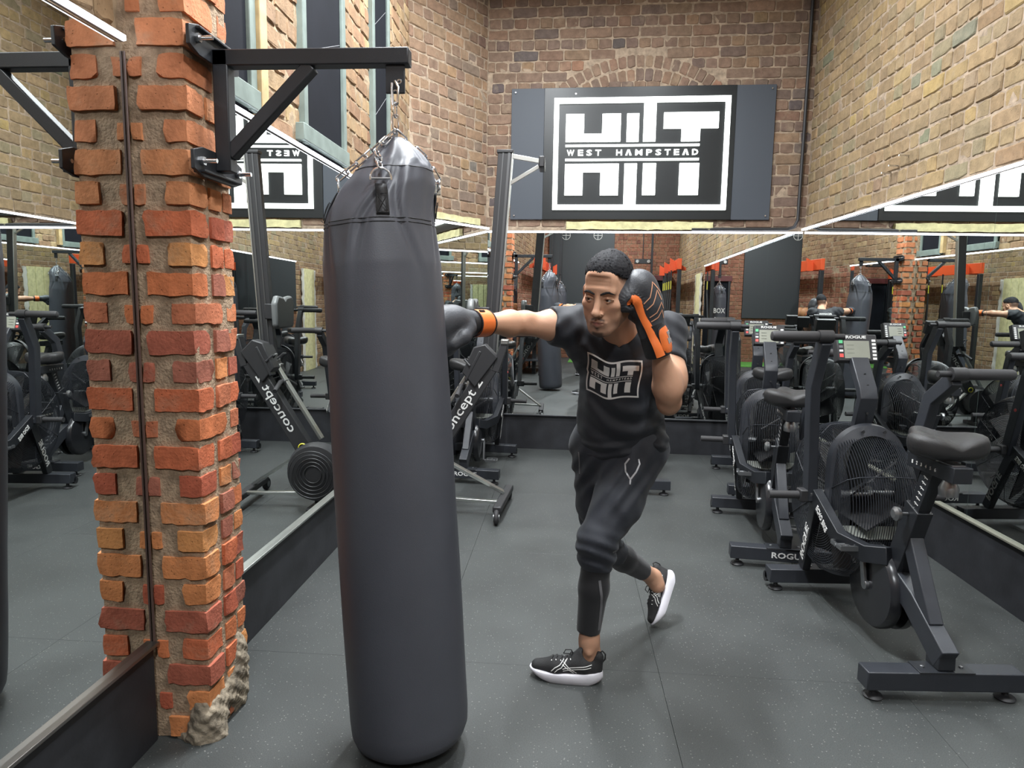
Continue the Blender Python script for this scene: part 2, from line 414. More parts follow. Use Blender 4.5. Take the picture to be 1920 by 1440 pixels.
def smooth_mesh(v, f, it=2, lam=0.5):
    e = np.concatenate([f[:, [0, 1]], f[:, [1, 2]], f[:, [2, 3]], f[:, [3, 0]]]); n = len(v)
    for _ in range(it):
        for l in (lam, -lam*1.03):
            s = np.zeros_like(v); c = np.zeros(n)
            for a, b in ((0, 1), (1, 0)):
                np.add.at(s, e[:, a], v[e[:, b]]); np.add.at(c, e[:, a], 1)
            v = v+l*(s/np.maximum(c, 1)[:, None]-v)
    return v
def field_obj(F, name, mat, parent=None, it=2, colfn=None, world_inv=None):
    v, f = F.mesh(); v = smooth_mesh(v, f, it)
    if world_inv is not None: v = v@np.array(world_inv.to_3x3()).T+np.array(world_inv.translation)
    me = mesh(name, v, f.tolist(), mat, True)
    if colfn is not None: setcol(me, colfn(v))
    return link(name, me, parent)
def bvh_of(o): return BVHTree.FromPolygons([v.co.copy() for v in o.data.vertices], [tuple(p.vertices) for p in o.data.polygons])
def decal(verts2d, faces, bvh, M4, off=0.0015, depth=1.0):
    """drop a flat shape (x,y in frame M4, z = outward) on to a surface"""
    out = []; zd = (M4.to_3x3() @ V((0, 0, 1))).normalized(); ok = []
    for p in verts2d:
        o = M4 @ V((p[0], p[1], 0)); h = bvh.ray_cast(o+zd*depth*0.5, -zd, depth); ok.append(h[0] is not None)
        out.append((h[0]+zd*off) if ok[-1] else o)
    used = sorted(set(i for f in faces if all(ok[i] for i in f) for i in f)); ix = {i: k for k, i in enumerate(used)}
    return [out[i] for i in used], [tuple(ix[i] for i in f) for f in faces if all(ok[i] for i in f)]
def rect_grid(x0, y0, x1, y1, step):
    nx = max(1, int(abs(x1-x0)/step)); ny = max(1, int(abs(y1-y0)/step))
    v = [(x0+(x1-x0)*i/nx, y0+(y1-y0)*j/ny) for j in range(ny+1) for i in range(nx+1)]
    f = [(j*(nx+1)+i, j*(nx+1)+i+1, (j+1)*(nx+1)+i+1, (j+1)*(nx+1)+i) for j in range(ny) for i in range(nx)]
    return v, f
def ribbon(path, w, bvh, M4, off=0.002):
    """strip of width w along a 2-D path laid on to a surface"""
    pts = [V((*p, 0)) for p in path]; fine = []
    for a, b in zip(pts[:-1], pts[1:]):
        n = max(1, int((b-a).length/0.008))
        for i in range(n): fine.append(a.lerp(b, i/n))
    fine.append(pts[-1]); vs_ = []
    for i, p in enumerate(fine):
        t = (fine[min(i+1, len(fine)-1)]-fine[max(i-1, 0)]).normalized(); nn = V((-t.y, t.x, 0))
        vs_ += [(p+nn*w/2)[:2], (p-nn*w/2)[:2]]
    f = [(2*i, 2*i+1, 2*i+3, 2*i+2) for i in range(len(fine)-1)]
    return decal(vs_, f, bvh, M4, off)
# ------------------------------------------------------------------ room
XL, XR, YB, YF, ZC = -1.342, 2.24, 6.83, -4.8, 5.0       # mirror planes, back mirror (x=.25), rear wall, ceiling
BN = V((-0.03, -1, 0)).normalized()                       # back wall faces the camera, turned a little
BU = BN.cross(V((0, 0, 1)))                               # along the back wall (towards -x)
def back_pt(x, off=0.0, z=0.0):                            # point of the back mirror plane at x, moved off into the room
    return V((x, YB-0.03*(x-0.25), z))+BN*off
CA, CB = V((XL, 5.95, 0)), back_pt(-0.78)                 # ends of the angled wall in the left back corner
CN = V(((CB-CA).y, -(CB-CA).x, 0)).normalized(); CU = CN.cross(V((0, 0, 1)))
ZM_B, ZM_R, ZM_L, ZK = 2.17, 2.20, 2.24, 0.355            # mirror tops, kickboard top

def lin(c): return [((x/255)/12.92 if x/255 < 0.04045 else ((x/255+0.055)/1.055)**2.4) for x in c]
PAL_ = {
 'back': [(146, 115, 92), (136, 108, 90), (122, 102, 94), (156, 124, 90), (142, 106, 84), (108, 95, 94), (160, 126, 100), (140, 113, 94), (162, 118, 88)],
 'right': [(172, 143, 103), (182, 150, 96), (160, 136, 108), (166, 134, 102), (142, 140, 120), (188, 154, 90), (152, 124, 98), (176, 145, 106), (164, 130, 94), (146, 118, 92)],
 'corner': [(168, 131, 96), (158, 119, 90), (146, 116, 96), (124, 114, 106), (174, 136, 94), (164, 126, 92), (138, 106, 88)],
 'left': [(176, 142, 94), (150, 116, 82), (164, 120, 82), (186, 152, 100), (140, 100, 72)],
 'rear': [(170, 104, 74), (180, 112, 78), (160, 96, 70), (176, 120, 86), (150, 92, 72)],
}
PAL = {k: [(r_*.90, g_*.90, b_*(.82 if k == 'right' else .88)) for r_, g_, b_ in v] for k, v in PAL_.items()}
def jitter_col(c, s=0.10, sat=0.76):
    k = 1+random.uniform(-s, s); q = lin(c); g_ = 0.3*q[0]+0.5*q[1]+0.2*q[2]
    return [min(0.9, max(0.01, (g_+(x-g_)*sat)*k*(1+random.uniform(-0.03, 0.03)))) for x in q]
def wall_col(pal):
    mean = np.mean([jitter_col(p, 0) for p in pal], 0); q = np.array(jitter_col(random.choice(pal), 0.10)); t = 0.55 if random.random() < 0.85 else 0.0
    return [float(x) for x in (q*(1-t)+mean*t*random.uniform(0.94, 1.06))]
def brick_proto(w, h):
    """unit brick face outward +y; irregular chamfered outline, 12 points a ring"""
    cx, cz = 0.007/w, 0.009/h
    out = [(-.5+cx, -.5), (-.16, -.5), (.16, -.5), (.5-cx, -.5), (.5, -.5+cz), (.5, .5-cz), (.5-cx, .5), (.16, .5), (-.16, .5), (-.5+cx, .5), (-.5, .5-cz), (-.5, -.5+cz)]
    jx, jz = 0.003/w, 0.004/h
    o = [(x+random.uniform(-jx, jx), z+random.uniform(-jz, jz)) for x, z in out]
    ins = 0.006
    inn = [(x*(1-2*ins/w)+random.uniform(-jx, jx)*.5, z*(1-2*ins/h)+random.uniform(-jz, jz)*.5) for x, z in o]
    v = [(x, -0.045, z) for x, z in o]+[(x, -0.006+random.uniform(-.002, .001), z) for x, z in o]+[(x, random.uniform(-.0015, .0015), z) for x, z in inn]
    f = []
    for a in (0, 12):
        for i in range(12): f.append((a+i, a+(i+1) % 12, a+12+(i+1) % 12, a+12+i))
    f.append(tuple(range(24, 36))); return v, f
PROTO = {k: [brick_proto(w, 0.080) for _ in range(6)] for k, w in (('s', 0.235), ('h', 0.112))}
PROTO_ME = {k: [mesh('brick', v, f, BRICK_O) for v, f in PROTO[k]] for k in PROTO}
_cm = sc.camera.matrix_world.inverted()
def cam_px(P):
    p = _cm @ V(P)
    if p.z > -0.05: return None
    return 960+1275*p.x/-p.z, 720-1275*p.y/-p.z, -p.z
def brick_wall(parent, O, u, n, ulen, z0, z1, pal, holes=(), limit=290, skip=None, course=0.098, sw=0.247, extra=()):
    """English bond of separate bricks; those largest in the photograph are objects, the rest one joined part"""
    u, n = V(u), V(n); R = Matrix((u, n, V((0, 0, 1)))).transposed(); items = []
    row = 0; z = z0
    while z < z1-0.03:
        h = min(course, z1-z)-0.010; kind = 's' if row % 2 == 0 else 'h'; pitch = sw if kind == 's' else sw/2
        x = -random.uniform(0.2, 0.8)*pitch
        while x < ulen:
            pw = pitch*random.uniform(0.95, 1.05); iv = [(max(x, 0.0), min(x+pw-0.009, ulen))]; zc = z+h/2
            for (a, b, c, d) in holes:
                if zc > c-0.02 and zc < d+0.02:
                    nv = []
                    for p, q in iv:
                        if q <= a or p >= b: nv.append((p, q))
                        else:
                            if p < a: nv.append((p, a))
                            if q > b: nv.append((b, q))
                    iv = nv
            for p, q in iv:
                if q-p > 0.035 and not (skip and skip((p+q)/2, zc)):
                    items.append(((p+q)/2, zc, q-p, h, 's' if q-p > 0.17 else 'h', 0.0))
            x += pw
        z += course*random.uniform(0.985, 1.015); row += 1
    items += list(extra)
    def vis(it):
        P = V(O)+u*it[0]+V((0, 0, it[1])); q = cam_px(P)
        if q is None or not (-40 < q[0] < 1960 and -30 < q[1] < 1470): return 1e9
        return q[2]
    items.sort(key=vis); sv, sf, scol = [], [], []
    for i, (uc, zc, bw, bh, kind, tilt) in enumerate(items):
        c = wall_col(pal); k = random.randrange(6)
        loc = V(O)+u*uc+V((0, 0, zc))+n*random.uniform(-0.004, 0.004)
        rot = R @ Matrix.Rotation(tilt+random.gauss(0, 0.006), 3, 'Y') @ Matrix.Rotation(random.gauss(0, 0.010), 3, 'X') @ Matrix.Rotation(random.gauss(0, 0.008), 3, 'Z')
        m = Matrix.Translation(loc) @ rot.to_4x4() @ Matrix.Diagonal((bw, 1, bh, 1))
        if i < limit and vis((uc, zc)) < 1e8:
            o = link('brick', PROTO_ME[kind][k], parent); o.matrix_basis = m; o.color = (*c, 1)
        else:
            v, f = PROTO[kind][k]; nb = len(sv); sv += [tuple(m @ V(p)) for p in v]; sf += [tuple(a+nb for a in q) for q in f]; scol += [c]*len(v)
    if sv:
        me = mesh('brickwork', sv, sf, BRICK_S); setcol(me, np.array(scol)); stuff(link('brickwork', me, parent))
def wall_slab(name, O, u, n, ulen, h, mat, thick=0.22, rough=0.006, step=0.07):
    """mortar backing: a slab whose front (toward n) is slightly uneven"""
    u, n = V(u), V(n); nx = max(2, int(ulen/step)); nz = max(2, int(h/step)); vs_, fs = [], []
    for j in range(nz+1):
        for i in range(nx+1):
            p = V(O)+u*(ulen*i/nx)+V((0, 0, h*j/nz)); d = rough*noise.noise(p*9)
            vs_.append(p+n*d)
    for j in range(nz):
        for i in range(nx): a = j*(nx+1)+i; fs.append((a, a+nx+1, a+nx+2, a+1))
    b = len(vs_); cs = [0, nx, (nz+1)*(nx+1)-1, nz*(nx+1)]
    for c in cs: vs_.append(vs_[c]-n*thick)
    fs += [(b, b+1, b+2, b+3)]
    for q in range(4): pass
    fs += [(cs[0], cs[1], b+1, b), (cs[1], cs[2], b+2, b+1), (cs[2], cs[3], b+3, b+2), (cs[3], cs[0], b, b+3)]
    me = mesh(name, vs_, fs, mat); return struct(link(name, me))

# floor of rubber mats
fl = struct(MB().box((0.45, 1.0, -0.06), (3.9, 12.0, 0.1)).build('floor', BLACKM))
ys = [-4.8, -3.6, -2.4, -1.2, 0.0, 1.32, 2.66, 3.93, 5.2, 6.4, 6.95]; xs = [-1.40, -0.52, 0.42, 1.36, 2.30]
for j in range(len(ys)-1):
    for i in range(len(xs)-1):
        g = 0.0005
        MB().box(((xs[i]+xs[i+1])/2, (ys[j]+ys[j+1])/2, -0.007), (xs[i+1]-xs[i]-2*g, ys[j+1]-ys[j]-2*g, 0.014)).build('rubber_mat', FLOORM, fl, bevel=0.0008)
struct(MB().box((0.45, 1.0, ZC+0.05), (4.2, 12.2, 0.1)).build('ceiling', M('pale ceiling boards', (0.60, 0.58, 0.54), 0.8, 0, 0.3, 20, 0.1, 6)))

BO = 0.022     # brick faces lie this far behind the mirror planes
# back wall with arch over the sign
wb = wall_slab('wall_back', back_pt(2.40, -BO-0.0055), BU, BN, 3.5, ZC, MORTAR)
ox = back_pt(2.262, -BO)
def bu(x): return (2.262-x)/math.sqrt(1+0.03**2)           # u on the back wall from x
ARC, AZ, AR = bu(0.66), 2.60, 1.24
def in_arch(uc, zc):
    r = math.hypot(uc-ARC, zc-AZ); return AR-0.26 < r < AR+0.02 and abs(uc-ARC) < 0.86 and zc > AZ
arch = []
for rr in (AR-0.062, AR-0.188):
    for k in range(-11, 12):
        a = k*0.083/rr*1.02
        if abs(rr*math.sin(a)) < 0.84: arch.append((ARC+rr*math.sin(a), AZ+rr*math.cos(a), 0.072, 0.112, 'h', a))
brick_wall(wb, ox, BU, BN, bu(-0.80), 2.235, ZC-0.45, PAL['back'], holes=[(bu(1.91), bu(-0.545), 2.33, 3.50)], limit=295, skip=in_arch, extra=arch)
# right wall
wr = wall_slab('wall_right', (XR+BO+0.0055, YF-0.1, 0), (0, 1, 0), (-1, 0, 0), YB-YF+0.3, ZC, MORTAR, step=0.10)
brick_wall(wr, (XR+BO, 2.6, 0), (0, 1, 0), (-1, 0, 0), back_pt(XR).y+0.02-2.6, 2.245, ZC-0.45, PAL['right'], limit=298)
# rear end of the right wall: bricks above and a painted jamb where the mirror ends
def stuff_wall(parent, O, u, n, ulen, z0, z1, pal, **k): brick_wall(parent, O, u, n, ulen, z0, z1, pal, limit=0, **k)
stuff_wall(wr, (XR+BO, YF, 0), (0, 1, 0), (-1, 0, 0), 2.6-YF, 2.245, 4.3, PAL['right'])
stuff_wall(wr, (XR+BO, YF, 0), (0, 1, 0), (-1, 0, 0), 0.25-YF, 0.0, 2.24, PAL['left'])
# left wall with windows
WIN = [(2.40, 2.955), (3.49, 4.17), (4.76, 5.22)]; WZ0, WZ1 = 2.285, 4.35
wl = wall_slab('wall_left', (XL-BO-0.006, 6.0, 0), (0, -1, 0), (1, 0, 0), 6.0-YF+0.1, ZC, MORTARD, rough=0.012)
hl = [(5.97-b, 5.97-a, WZ0, WZ1) for a, b in WIN]
hl[0] = (5.97-3.04, 5.97-2.40, WZ0, WZ1)
brick_wall(wl, (XL-BO, 5.97, 0), (0, -1, 0), (1, 0, 0), 5.97-2.2, 2.255, ZC-0.5, PAL['left'], holes=hl, limit=240)
stuff_wall(wl, (XL-BO, 2.05, 0), (0, -1, 0), (1, 0, 0), 2.05-YF, 2.30, 4.3, PAL['left'])
stuff_wall(wl, (XL-BO, 0.15, 0), (0, -1, 0), (1, 0, 0), 0.15-YF, 0.0, 2.29, PAL['rear'])
# angled wall in the left back corner
wc = wall_slab('wall_back_left', CB-CN*(BO+0.0055)-CU*0.02, CU, CN, (CB-CA).length+0.06, ZC, MORTAR)
brick_wall(wc, CB-CN*BO, CU, CN, (CB-CA).length, 2.245, ZC-0.45, PAL['corner'], limit=190)
# rear wall behind the camera
wf = wall_slab('wall_front', (XL-0.1, YF, 0), (1, 0, 0), (0, 1, 0), XR-XL+0.2, ZC, MORTARD)
brick_wall(wf, (XL-0.02, YF+0.012, 0), (1, 0, 0), (0, 1, 0), XR-XL+0.04, 0.0, 4.6, PAL['rear'], holes=[(2.32, 3.31, 0, 2.2)], limit=0)

# windows in the left wall
for i, (a, b) in enumerate(WIN):
    x0 = XL-BO+0.002; wn = struct(MB().box((x0-0.004, (a+b)/2, (WZ0+WZ1)/2), (0.03, b-a, WZ1-WZ0)).build('window_%d' % (i+1), BLIND))
    MB().box((x0, a+0.027, (WZ0+WZ1)/2), (0.055, 0.055, WZ1-WZ0)).build('window_frame', FRAMEG, wn, bevel=0.004)
    MB().box((x0, b-0.030, (WZ0+WZ1)/2), (0.055, 0.06, WZ1-WZ0)).build('window_frame', FRAMEG, wn, bevel=0.004)
    MB().box((x0+0.006, (a+b)/2-0.02, WZ0+0.048), (0.07, b-a+0.05, 0.085)).build('window_sill', FRAMEG, wn, bevel=0.004)
    MB().box((x0, (a+b)/2, WZ1-0.03), (0.055, b-a, 0.06)).build('window_frame', FRAMEG, wn, bevel=0.004)
    if i == 0: MB().box((x0+0.012, 2.998, 3.33), (0.06, 0.075, 2.05)).build('window_post', TIMBER, wn, bevel=0.004)
    for z in (2.75, 3.35, 3.9):
        MB().tube([(x0+0.011, a+0.06, z), (x0+0.011, b-0.07, z+0.22)], 0.0018, 4).build('blind_crease', GREYSTRIPE, wn)

# kickboards, ledges, mirrors, LED strips
def run(a, b, n): a, b, n = V(a), V(b), V(n); return a, b, n, (b-a).normalized()
def kick(name, a, b, n, ledge, tn):
    a, b, n, d = run(a, b, n); R = Matrix((d, -n, V((0, 0, 1)))).transposed(); L_ = (b-a).length; c = (a+b)/2
    struct(MB().box(c-n*0.009+V((0, 0, ZK/2-0.006)), (L_, 0.018, ZK-0.012), R).build(name, KICK, None, bevel=0.002))
    struct(MB().box(c+n*0.004+V((0, 0, ZK-0.006)), (L_, 0.036, 0.012), R).build(tn, ledge, None, bevel=0.002))
PANE_E = M('mirror edge', (0.35, 0.45, 0.42), 0.2, 0.6)
def mirror(label, a, b, n, z0, z1, group=None):
    """4 mm glass with a polished face towards n"""
    a, b, n, d = run(a, b, n); L_ = (b-a).length; R = Matrix((d, -n, V((0, 0, 1)))).transposed(); c = (a+b)/2+V((0, 0, (z0+z1)/2))
    o = MB().box(c-n*0.004, (L_-0.002, 0.008, z1-z0), R).build('wall_mirror', PANE_E)
    o.data.materials.append(MIRROR)
    for p in o.data.polygons:
        if (p.center-(c-n*0.004)).dot(n) > 0.003: p.material_index = 1
    return tag(o, label, 'mirror', group)
LED = EM('white led', (0.86, 0.90, 1.0), LED_W)
LEDB = M('led channel', (0.5, 0.5, 0.52), 0.4, 0.6)
def led(label, a, b, n, z, group='LED strips along the mirror tops'):
    a, b, n, d = run(a, b, n); R = Matrix((d, -n, V((0, 0, 1)))).transposed(); c = (a+b)/2+V((0, 0, z)); L_ = (b-a).length
    o = MB().box(c+n*0.004, (L_, 0.012, 0.020), R).build('led_strip', LEDB); tag(o, label, 'light', group)
    m = MB()
    m.box(c+n*0.014, (L_, 0.010, 0.017), R); m.build('light_tube', LED, o, bevel=0.003)
    return o
LY = (2.335, 4.05, 5.95)
kick('baseboard_left', (XL, 2.30, 0), (XL, 5.95, 0), (1, 0, 0), ALU, 'trim_1')
kick('baseboard_left_near', (XL-0.003, 0.15, 0), (XL-0.003, 2.056, 0), (1, 0, 0), M('dark aluminium', (0.30, 0.28, 0.26), 0.35, 1.0), 'trim_2')
kick('baseboard_back_left', CA, CB, CN, KICK, 'trim_3')
kick('baseboard_back', back_pt(2.24), back_pt(-0.78), BN, KICK, 'trim_4')
kick('baseboard_right', (XR, 0.30, 0), (XR, 6.78, 0), (-1, 0, 0), M('pale ledge', (0.25, 0.25, 0.20), 0.45, 0.5, 0.2, 40), 'trim_5')
mirror('left wall mirror between pillar and rower', (XL, 2.30, 0), (XL, LY[1], 0), (1, 0, 0), ZK, ZM_L)
mirror('left wall mirror beyond the rower, up to the angled corner', (XL, LY[1], 0), (XL, LY[2], 0), (1, 0, 0), ZK, ZM_L)
mirror('near mirror in the left foreground, ending at the brick pillar', (XL-0.003, 0.15, 0), (XL-0.003, 2.056, 0), (1, 0, 0), ZK, ZM_L+0.01)
mirror('narrow mirror on the angled wall in the far left corner', CA, CB, CN, ZK, ZM_R)
bx = (-0.78, 0.56, 1.44, 2.24)
for i, s in enumerate(('back wall mirror behind the rower and the outstretched arm', 'back wall mirror behind the boxer', 'narrow back wall mirror panel in the right corner')):
    mirror(s, back_pt(bx[i]), back_pt(bx[i+1]), BN, ZK, ZM_B)
ry = (0.30, 2.15, 3.823, 5.368, 6.775)
for i, s in enumerate(('right wall mirror beside the camera, outside the picture', 'right wall mirror beside the nearest air bike', 'right wall mirror behind the second air bike', 'right wall mirror next to the back corner')):
    mirror(s, (XR, ry[i], 0), (XR, ry[i+1], 0), (-1, 0, 0), ZK, ZM_R)
led('white LED strip over the left wall mirrors behind the punch bag', (XL, 2.33, 0), (XL, 5.95, 0), (1, 0, 0), ZM_L+0.012)
led('white LED strip over the near left mirror, ending at the pillar', (XL, 0.15, 0), (XL, 2.045, 0), (1, 0, 0), ZM_L+0.022)
led('short LED strip over the mirror in the angled corner', CA, CB, CN, ZM_R+0.012)
led('white LED strip along the back wall mirrors under the sign', back_pt(2.23), back_pt(-0.78), BN, ZM_B+0.012)
led('white LED strip over the right wall mirrors', (XR, 0.30, 0), (XR, 6.77, 0), (-1, 0, 0), ZM_R+0.012)

# rough cream stone lintel between sign and mirror, conduit in the right corner, anchor bolts
def rough_box(name, c, size, R, mat, amp=0.012, step=0.04, parent=None, seed=0.0, sc_=9, rnd=None):
    n = [max(1, int(s/step)) for s in size]; bm = bmesh.new(); bmesh.ops.create_cube(bm, size=1)
    bmesh.ops.subdivide_edges(bm, edges=bm.edges[:], cuts=1); 
    bmesh.ops.scale(bm, vec=size, verts=bm.verts)
    for _ in range(4):
        es = [e for e in bm.edges if e.calc_length() > step*1.6]
        if not es: break
        bmesh.ops.subdivide_edges(bm, edges=es, cuts=1, use_grid_fill=True)
    half = V(size)/2
    for v in bm.verts:
        p = v.co; q = V((p.x/half.x, p.y/half.y, p.z/half.z))
        e = sum(1 for k in q if abs(k) > 0.98); nn = V((q.x if abs(q.x) > .98 else 0, q.y if abs(q.y) > .98 else 0, q.z if abs(q.z) > .98 else 0))
        if nn.length: nn.normalize()
        if rnd:
            mx_ = max(abs(k) for k in q); k_ = mx_/max(1e-6, (abs(q.x)**rnd+abs(q.y)**rnd+abs(q.z)**rnd)**(1/rnd)); v.co = p = p*k_
        v.co += nn*(amp*noise.noise(p*sc_+V((seed, seed*.7, 0)))+amp*0.6*noise.noise(p*sc_*3+V((seed, 0, 1)))) - nn*(amp*0.8 if e > 1 else 0)
    bmesh.ops.triangulate(bm, faces=[f for f in bm.faces if len(f.verts) > 4])
    for v in bm.verts: v.co = R @ v.co + V(c)
    me = bpy.data.meshes.new(name); bm.to_mesh(me); bm.free(); me.materials.append(mat); me.shade_smooth(); me.set_sharp_from_angle(angle=rad(50))
    return link(name, me, parent)
RB = Matrix((-BU, -BN, V((0, 0, 1)))).transposed()
struct(rough_box('trim_6', back_pt(0.70, 0.006, 2.245), (1.42, 0.05, 0.085), RB, CREAM, 0.012, 0.05))
RC = Matrix((-CU, -CN, V((0, 0, 1)))).transposed()
struct(rough_box('trim_7', (CA+CB)/2+CN*0.0+V((0, 0, 2.262)), (0.8, 0.04, 0.07), RC, CREAM, 0.012, 0.06))
cdt = MB().tube([back_pt(2.19, 0.012, 4.6), back_pt(2.185, 0.012, 3.0), back_pt(2.18, 0.012, 2.30), back_pt(2.15, 0.012, 2.235), back_pt(2.09, 0.012, 2.215), back_pt(1.2, 0.012, 2.212)], 0.016, 10).build('conduit', BLACKM, None, smooth=True)
tag(cdt, 'black conduit running down the right back corner and along the mirror top', 'conduit')
for k, (y, z) in enumerate(((5.00, 2.46), (5.10, 2.43), (4.86, 2.50))):
    o = MB().cyl((XR+0.02, y, z), (XR-0.05, y-0.01, z), 0.006, 8).build('anchor_bolt', CHROME, None, smooth=True)
    tag(o, 'steel anchor bolt in the right brick wall, %s of three' % ('middle', 'nearest the camera and lowest', 'furthest and highest')[k], 'bolt', 'three bolts in the right wall')

# ------------------------------------------------------------------ lit sign
HIIT = [  # unit square shapes of the logo, x right, y up
 [(0, 0), (1, 0), (1, .047), (0, .047)], [(0, .953), (1, .953), (1, 1), (0, 1)], [(0, .047), (.028, .047), (.028, .953), (0, .953)], [(.972, .047), (1, .047), (1, .953), (.972, .953)],
 [(.07, .612), (.386, .612), (.386, .682), (.07, .682)], [(.07, .682), (.175, .682), (.175, .857), (.07, .857)], [(.28, .682), (.386, .682), (.386, .857), (.28, .857)],
 [(.421, .61), (.49, .61), (.49, .857), (.421, .857)], [(.516, .61), (.586, .61), (.586, .953), (.516, .953)],
 [(.63, .722), (.937, .722), (.937, .862), (.63, .862)], [(.732, .61), (.836, .61), (.836, .722), (.732, .722)],
 [(.07, .568), (.836, .568), (.836, .586), (.07, .586)], [(.07, .442), (.836, .442), (.836, .460), (.07, .460)],
 [(.07, .132), (.175, .132), (.175, .340), (.07, .340)], [(.277, .132), (.382, .132), (.382, .340), (.277, .340)], [(.07, .340), (.382, .340), (.382, .414), (.07, .414)],
 [(.415, .047), (.486, .047), (.486, .416), (.415, .416)], [(.521, .134), (.595, .134), (.595, .416), (.521, .416)], [(.729, .134), (.839, .134), (.839, .416), (.729, .416)]]
HNAMES = ['sign_border']*4+['letter']*7+['sign_rule']*2+['letter']*6
sg = thing('lit_sign', 'black wall sign with glowing white letters and frame on the back wall', 'sign', back_pt(0.68, -BO, 2.92), math.atan2(-BU.y, -BU.x))
# local: x right along the wall, y into the wall, z up
W_ = 2.48
MB().box((-1.08, -0.012, 0), (0.32, 0.024, 1.235)).build('side_panel', M('satin black board', (0.052, 0.062, 0.078), 0.6, 0, 0.05, 40), sg, bevel=0.002)
MB().box((1.06, -0.012, 0.0), (0.36, 0.024, 1.235)).build('side_panel', MATS['satin black board'], sg, bevel=0.002)
MB().box((-0.02, -0.016, 0), (1.80, 0.032, 1.235)).build('back_panel', M('gloss black acrylic', (0.016, 0.018, 0.019), 0.34, 0, 0.02, 30, spec=0.3), sg, bevel=0.002)
SGM = EM('lit acrylic', (0.93, 1.0, 0.95), SIGN_W)
x0, z0, sw_, sh_ = -0.824, -0.528, 1.652, 1.045
for nme, poly in zip(HNAMES, HIIT):
    MB().prism([(x0+p[0]*sw_, z0+p[1]*sh_) for p in poly], 0.022, plc((0, -0.032, 0), (1, 0, 0), (0, 0, 1))).build(nme, SGM, sg)
def west_hampstead():
    """list of (verts, faces) glyph shapes in a box 0..1 x 0..1; A is drawn without its bar"""
    L_ = []; s = 'WEST HAMPSTEAD'; adv = {'W': 1.28, 'M': 1.2, ' ': 1.25, 'E': .9, 'S': .95}; tot = sum(adv.get(ch, 1) for ch in s); pos = 0
    for ch in s:
        a_ = adv.get(ch, 1); c = (pos+a_/2)/tot; pos += a_; hw = 0.0235*a_
        if ch == ' ': continue
        if ch == 'A':
            v = [(c-hw, 0), (c-hw+.015, 0), (c, .78), (c+hw-.015, 0), (c+hw, 0), (c+.008, 1), (c-.008, 1)]; f = [(0, 1, 2, 6), (2, 3, 4, 5), (2, 5, 6)]
        else:
            t, f = text2d(ch, 0.02, 0, 2); v = [(c+(p[0]/np.ptp(t[:, 0]))*2*hw*.92, .5+p[1]/np.ptp(t[:, 1])) for p in t]
        L_.append((v, f))
    return L_
WH = west_hampstead()
for v, f in WH:
    vv = [(x0+(.066+.775*p[0])*sw_, -0.042, z0+(.490+.052*p[1])*sh_) for p in v]
    link('letter', mesh('letter', vv+[(a, -0.033, c) for a, b, c in vv], [tuple(q) for q in f]+[tuple(i+len(vv) for i in reversed(q)) for q in f], SGM), sg)
for x, z in ((-1.2, .58), (1.2, -.58), (-1.2, -.58), (1.2, .58), (-.62, .56)):
    MB().cyl((x, -0.022, z), (x, -0.036, z), 0.007, 8).build('screw', CHROME, sg, smooth=True)

# ------------------------------------------------------------------ brick pillar
PX, PY0, PY1 = -1.152, 2.06, 2.345        # room face, near face, far end
pil = thing('brick_pillar', 'rugged orange brick pillar at the left, carrying the bag bracket', 'pillar', (0, 0, 0))
core = rough_box('mortar_core', ((XL-0.2+PX-0.0105)/2, (PY0+0.0115+PY1-0.010)/2, 2.5), (PX-0.0105-(XL-0.2), PY1-PY0-0.0215, 5.0), Matrix.Identity(3), M('coarse mortar', (0.37, 0.265, 0.175), 0.95, 0, 1.2, 110, 0.3, 30), 0.007, 0.03, pil, 3.0, 14)
POR = [(206, 122, 80), (198, 110, 76), (180, 96, 72), (212, 138, 88), (172, 98, 78), (192, 116, 84), (214, 148, 92), (164, 102, 84)]
def pbrick(c, size, col, seed, rnd=11):
    rot = Matrix.Rotation(random.gauss(0, 0.012), 3, 'Z') @ Matrix.Rotation(random.gauss(0, 0.014), 3, 'Y')
    o = rough_box('brick', c, size, rot, BRICK_O, 0.0070, 0.026, pil, seed, 24, rnd); o.color = (*lin(col), 1)
    for p in o.data.polygons: p.use_smooth = True
z = 0.0; r = 0; topfade = [(196, 128, 90), (188, 120, 84), (200, 134, 92), (186, 112, 76)]
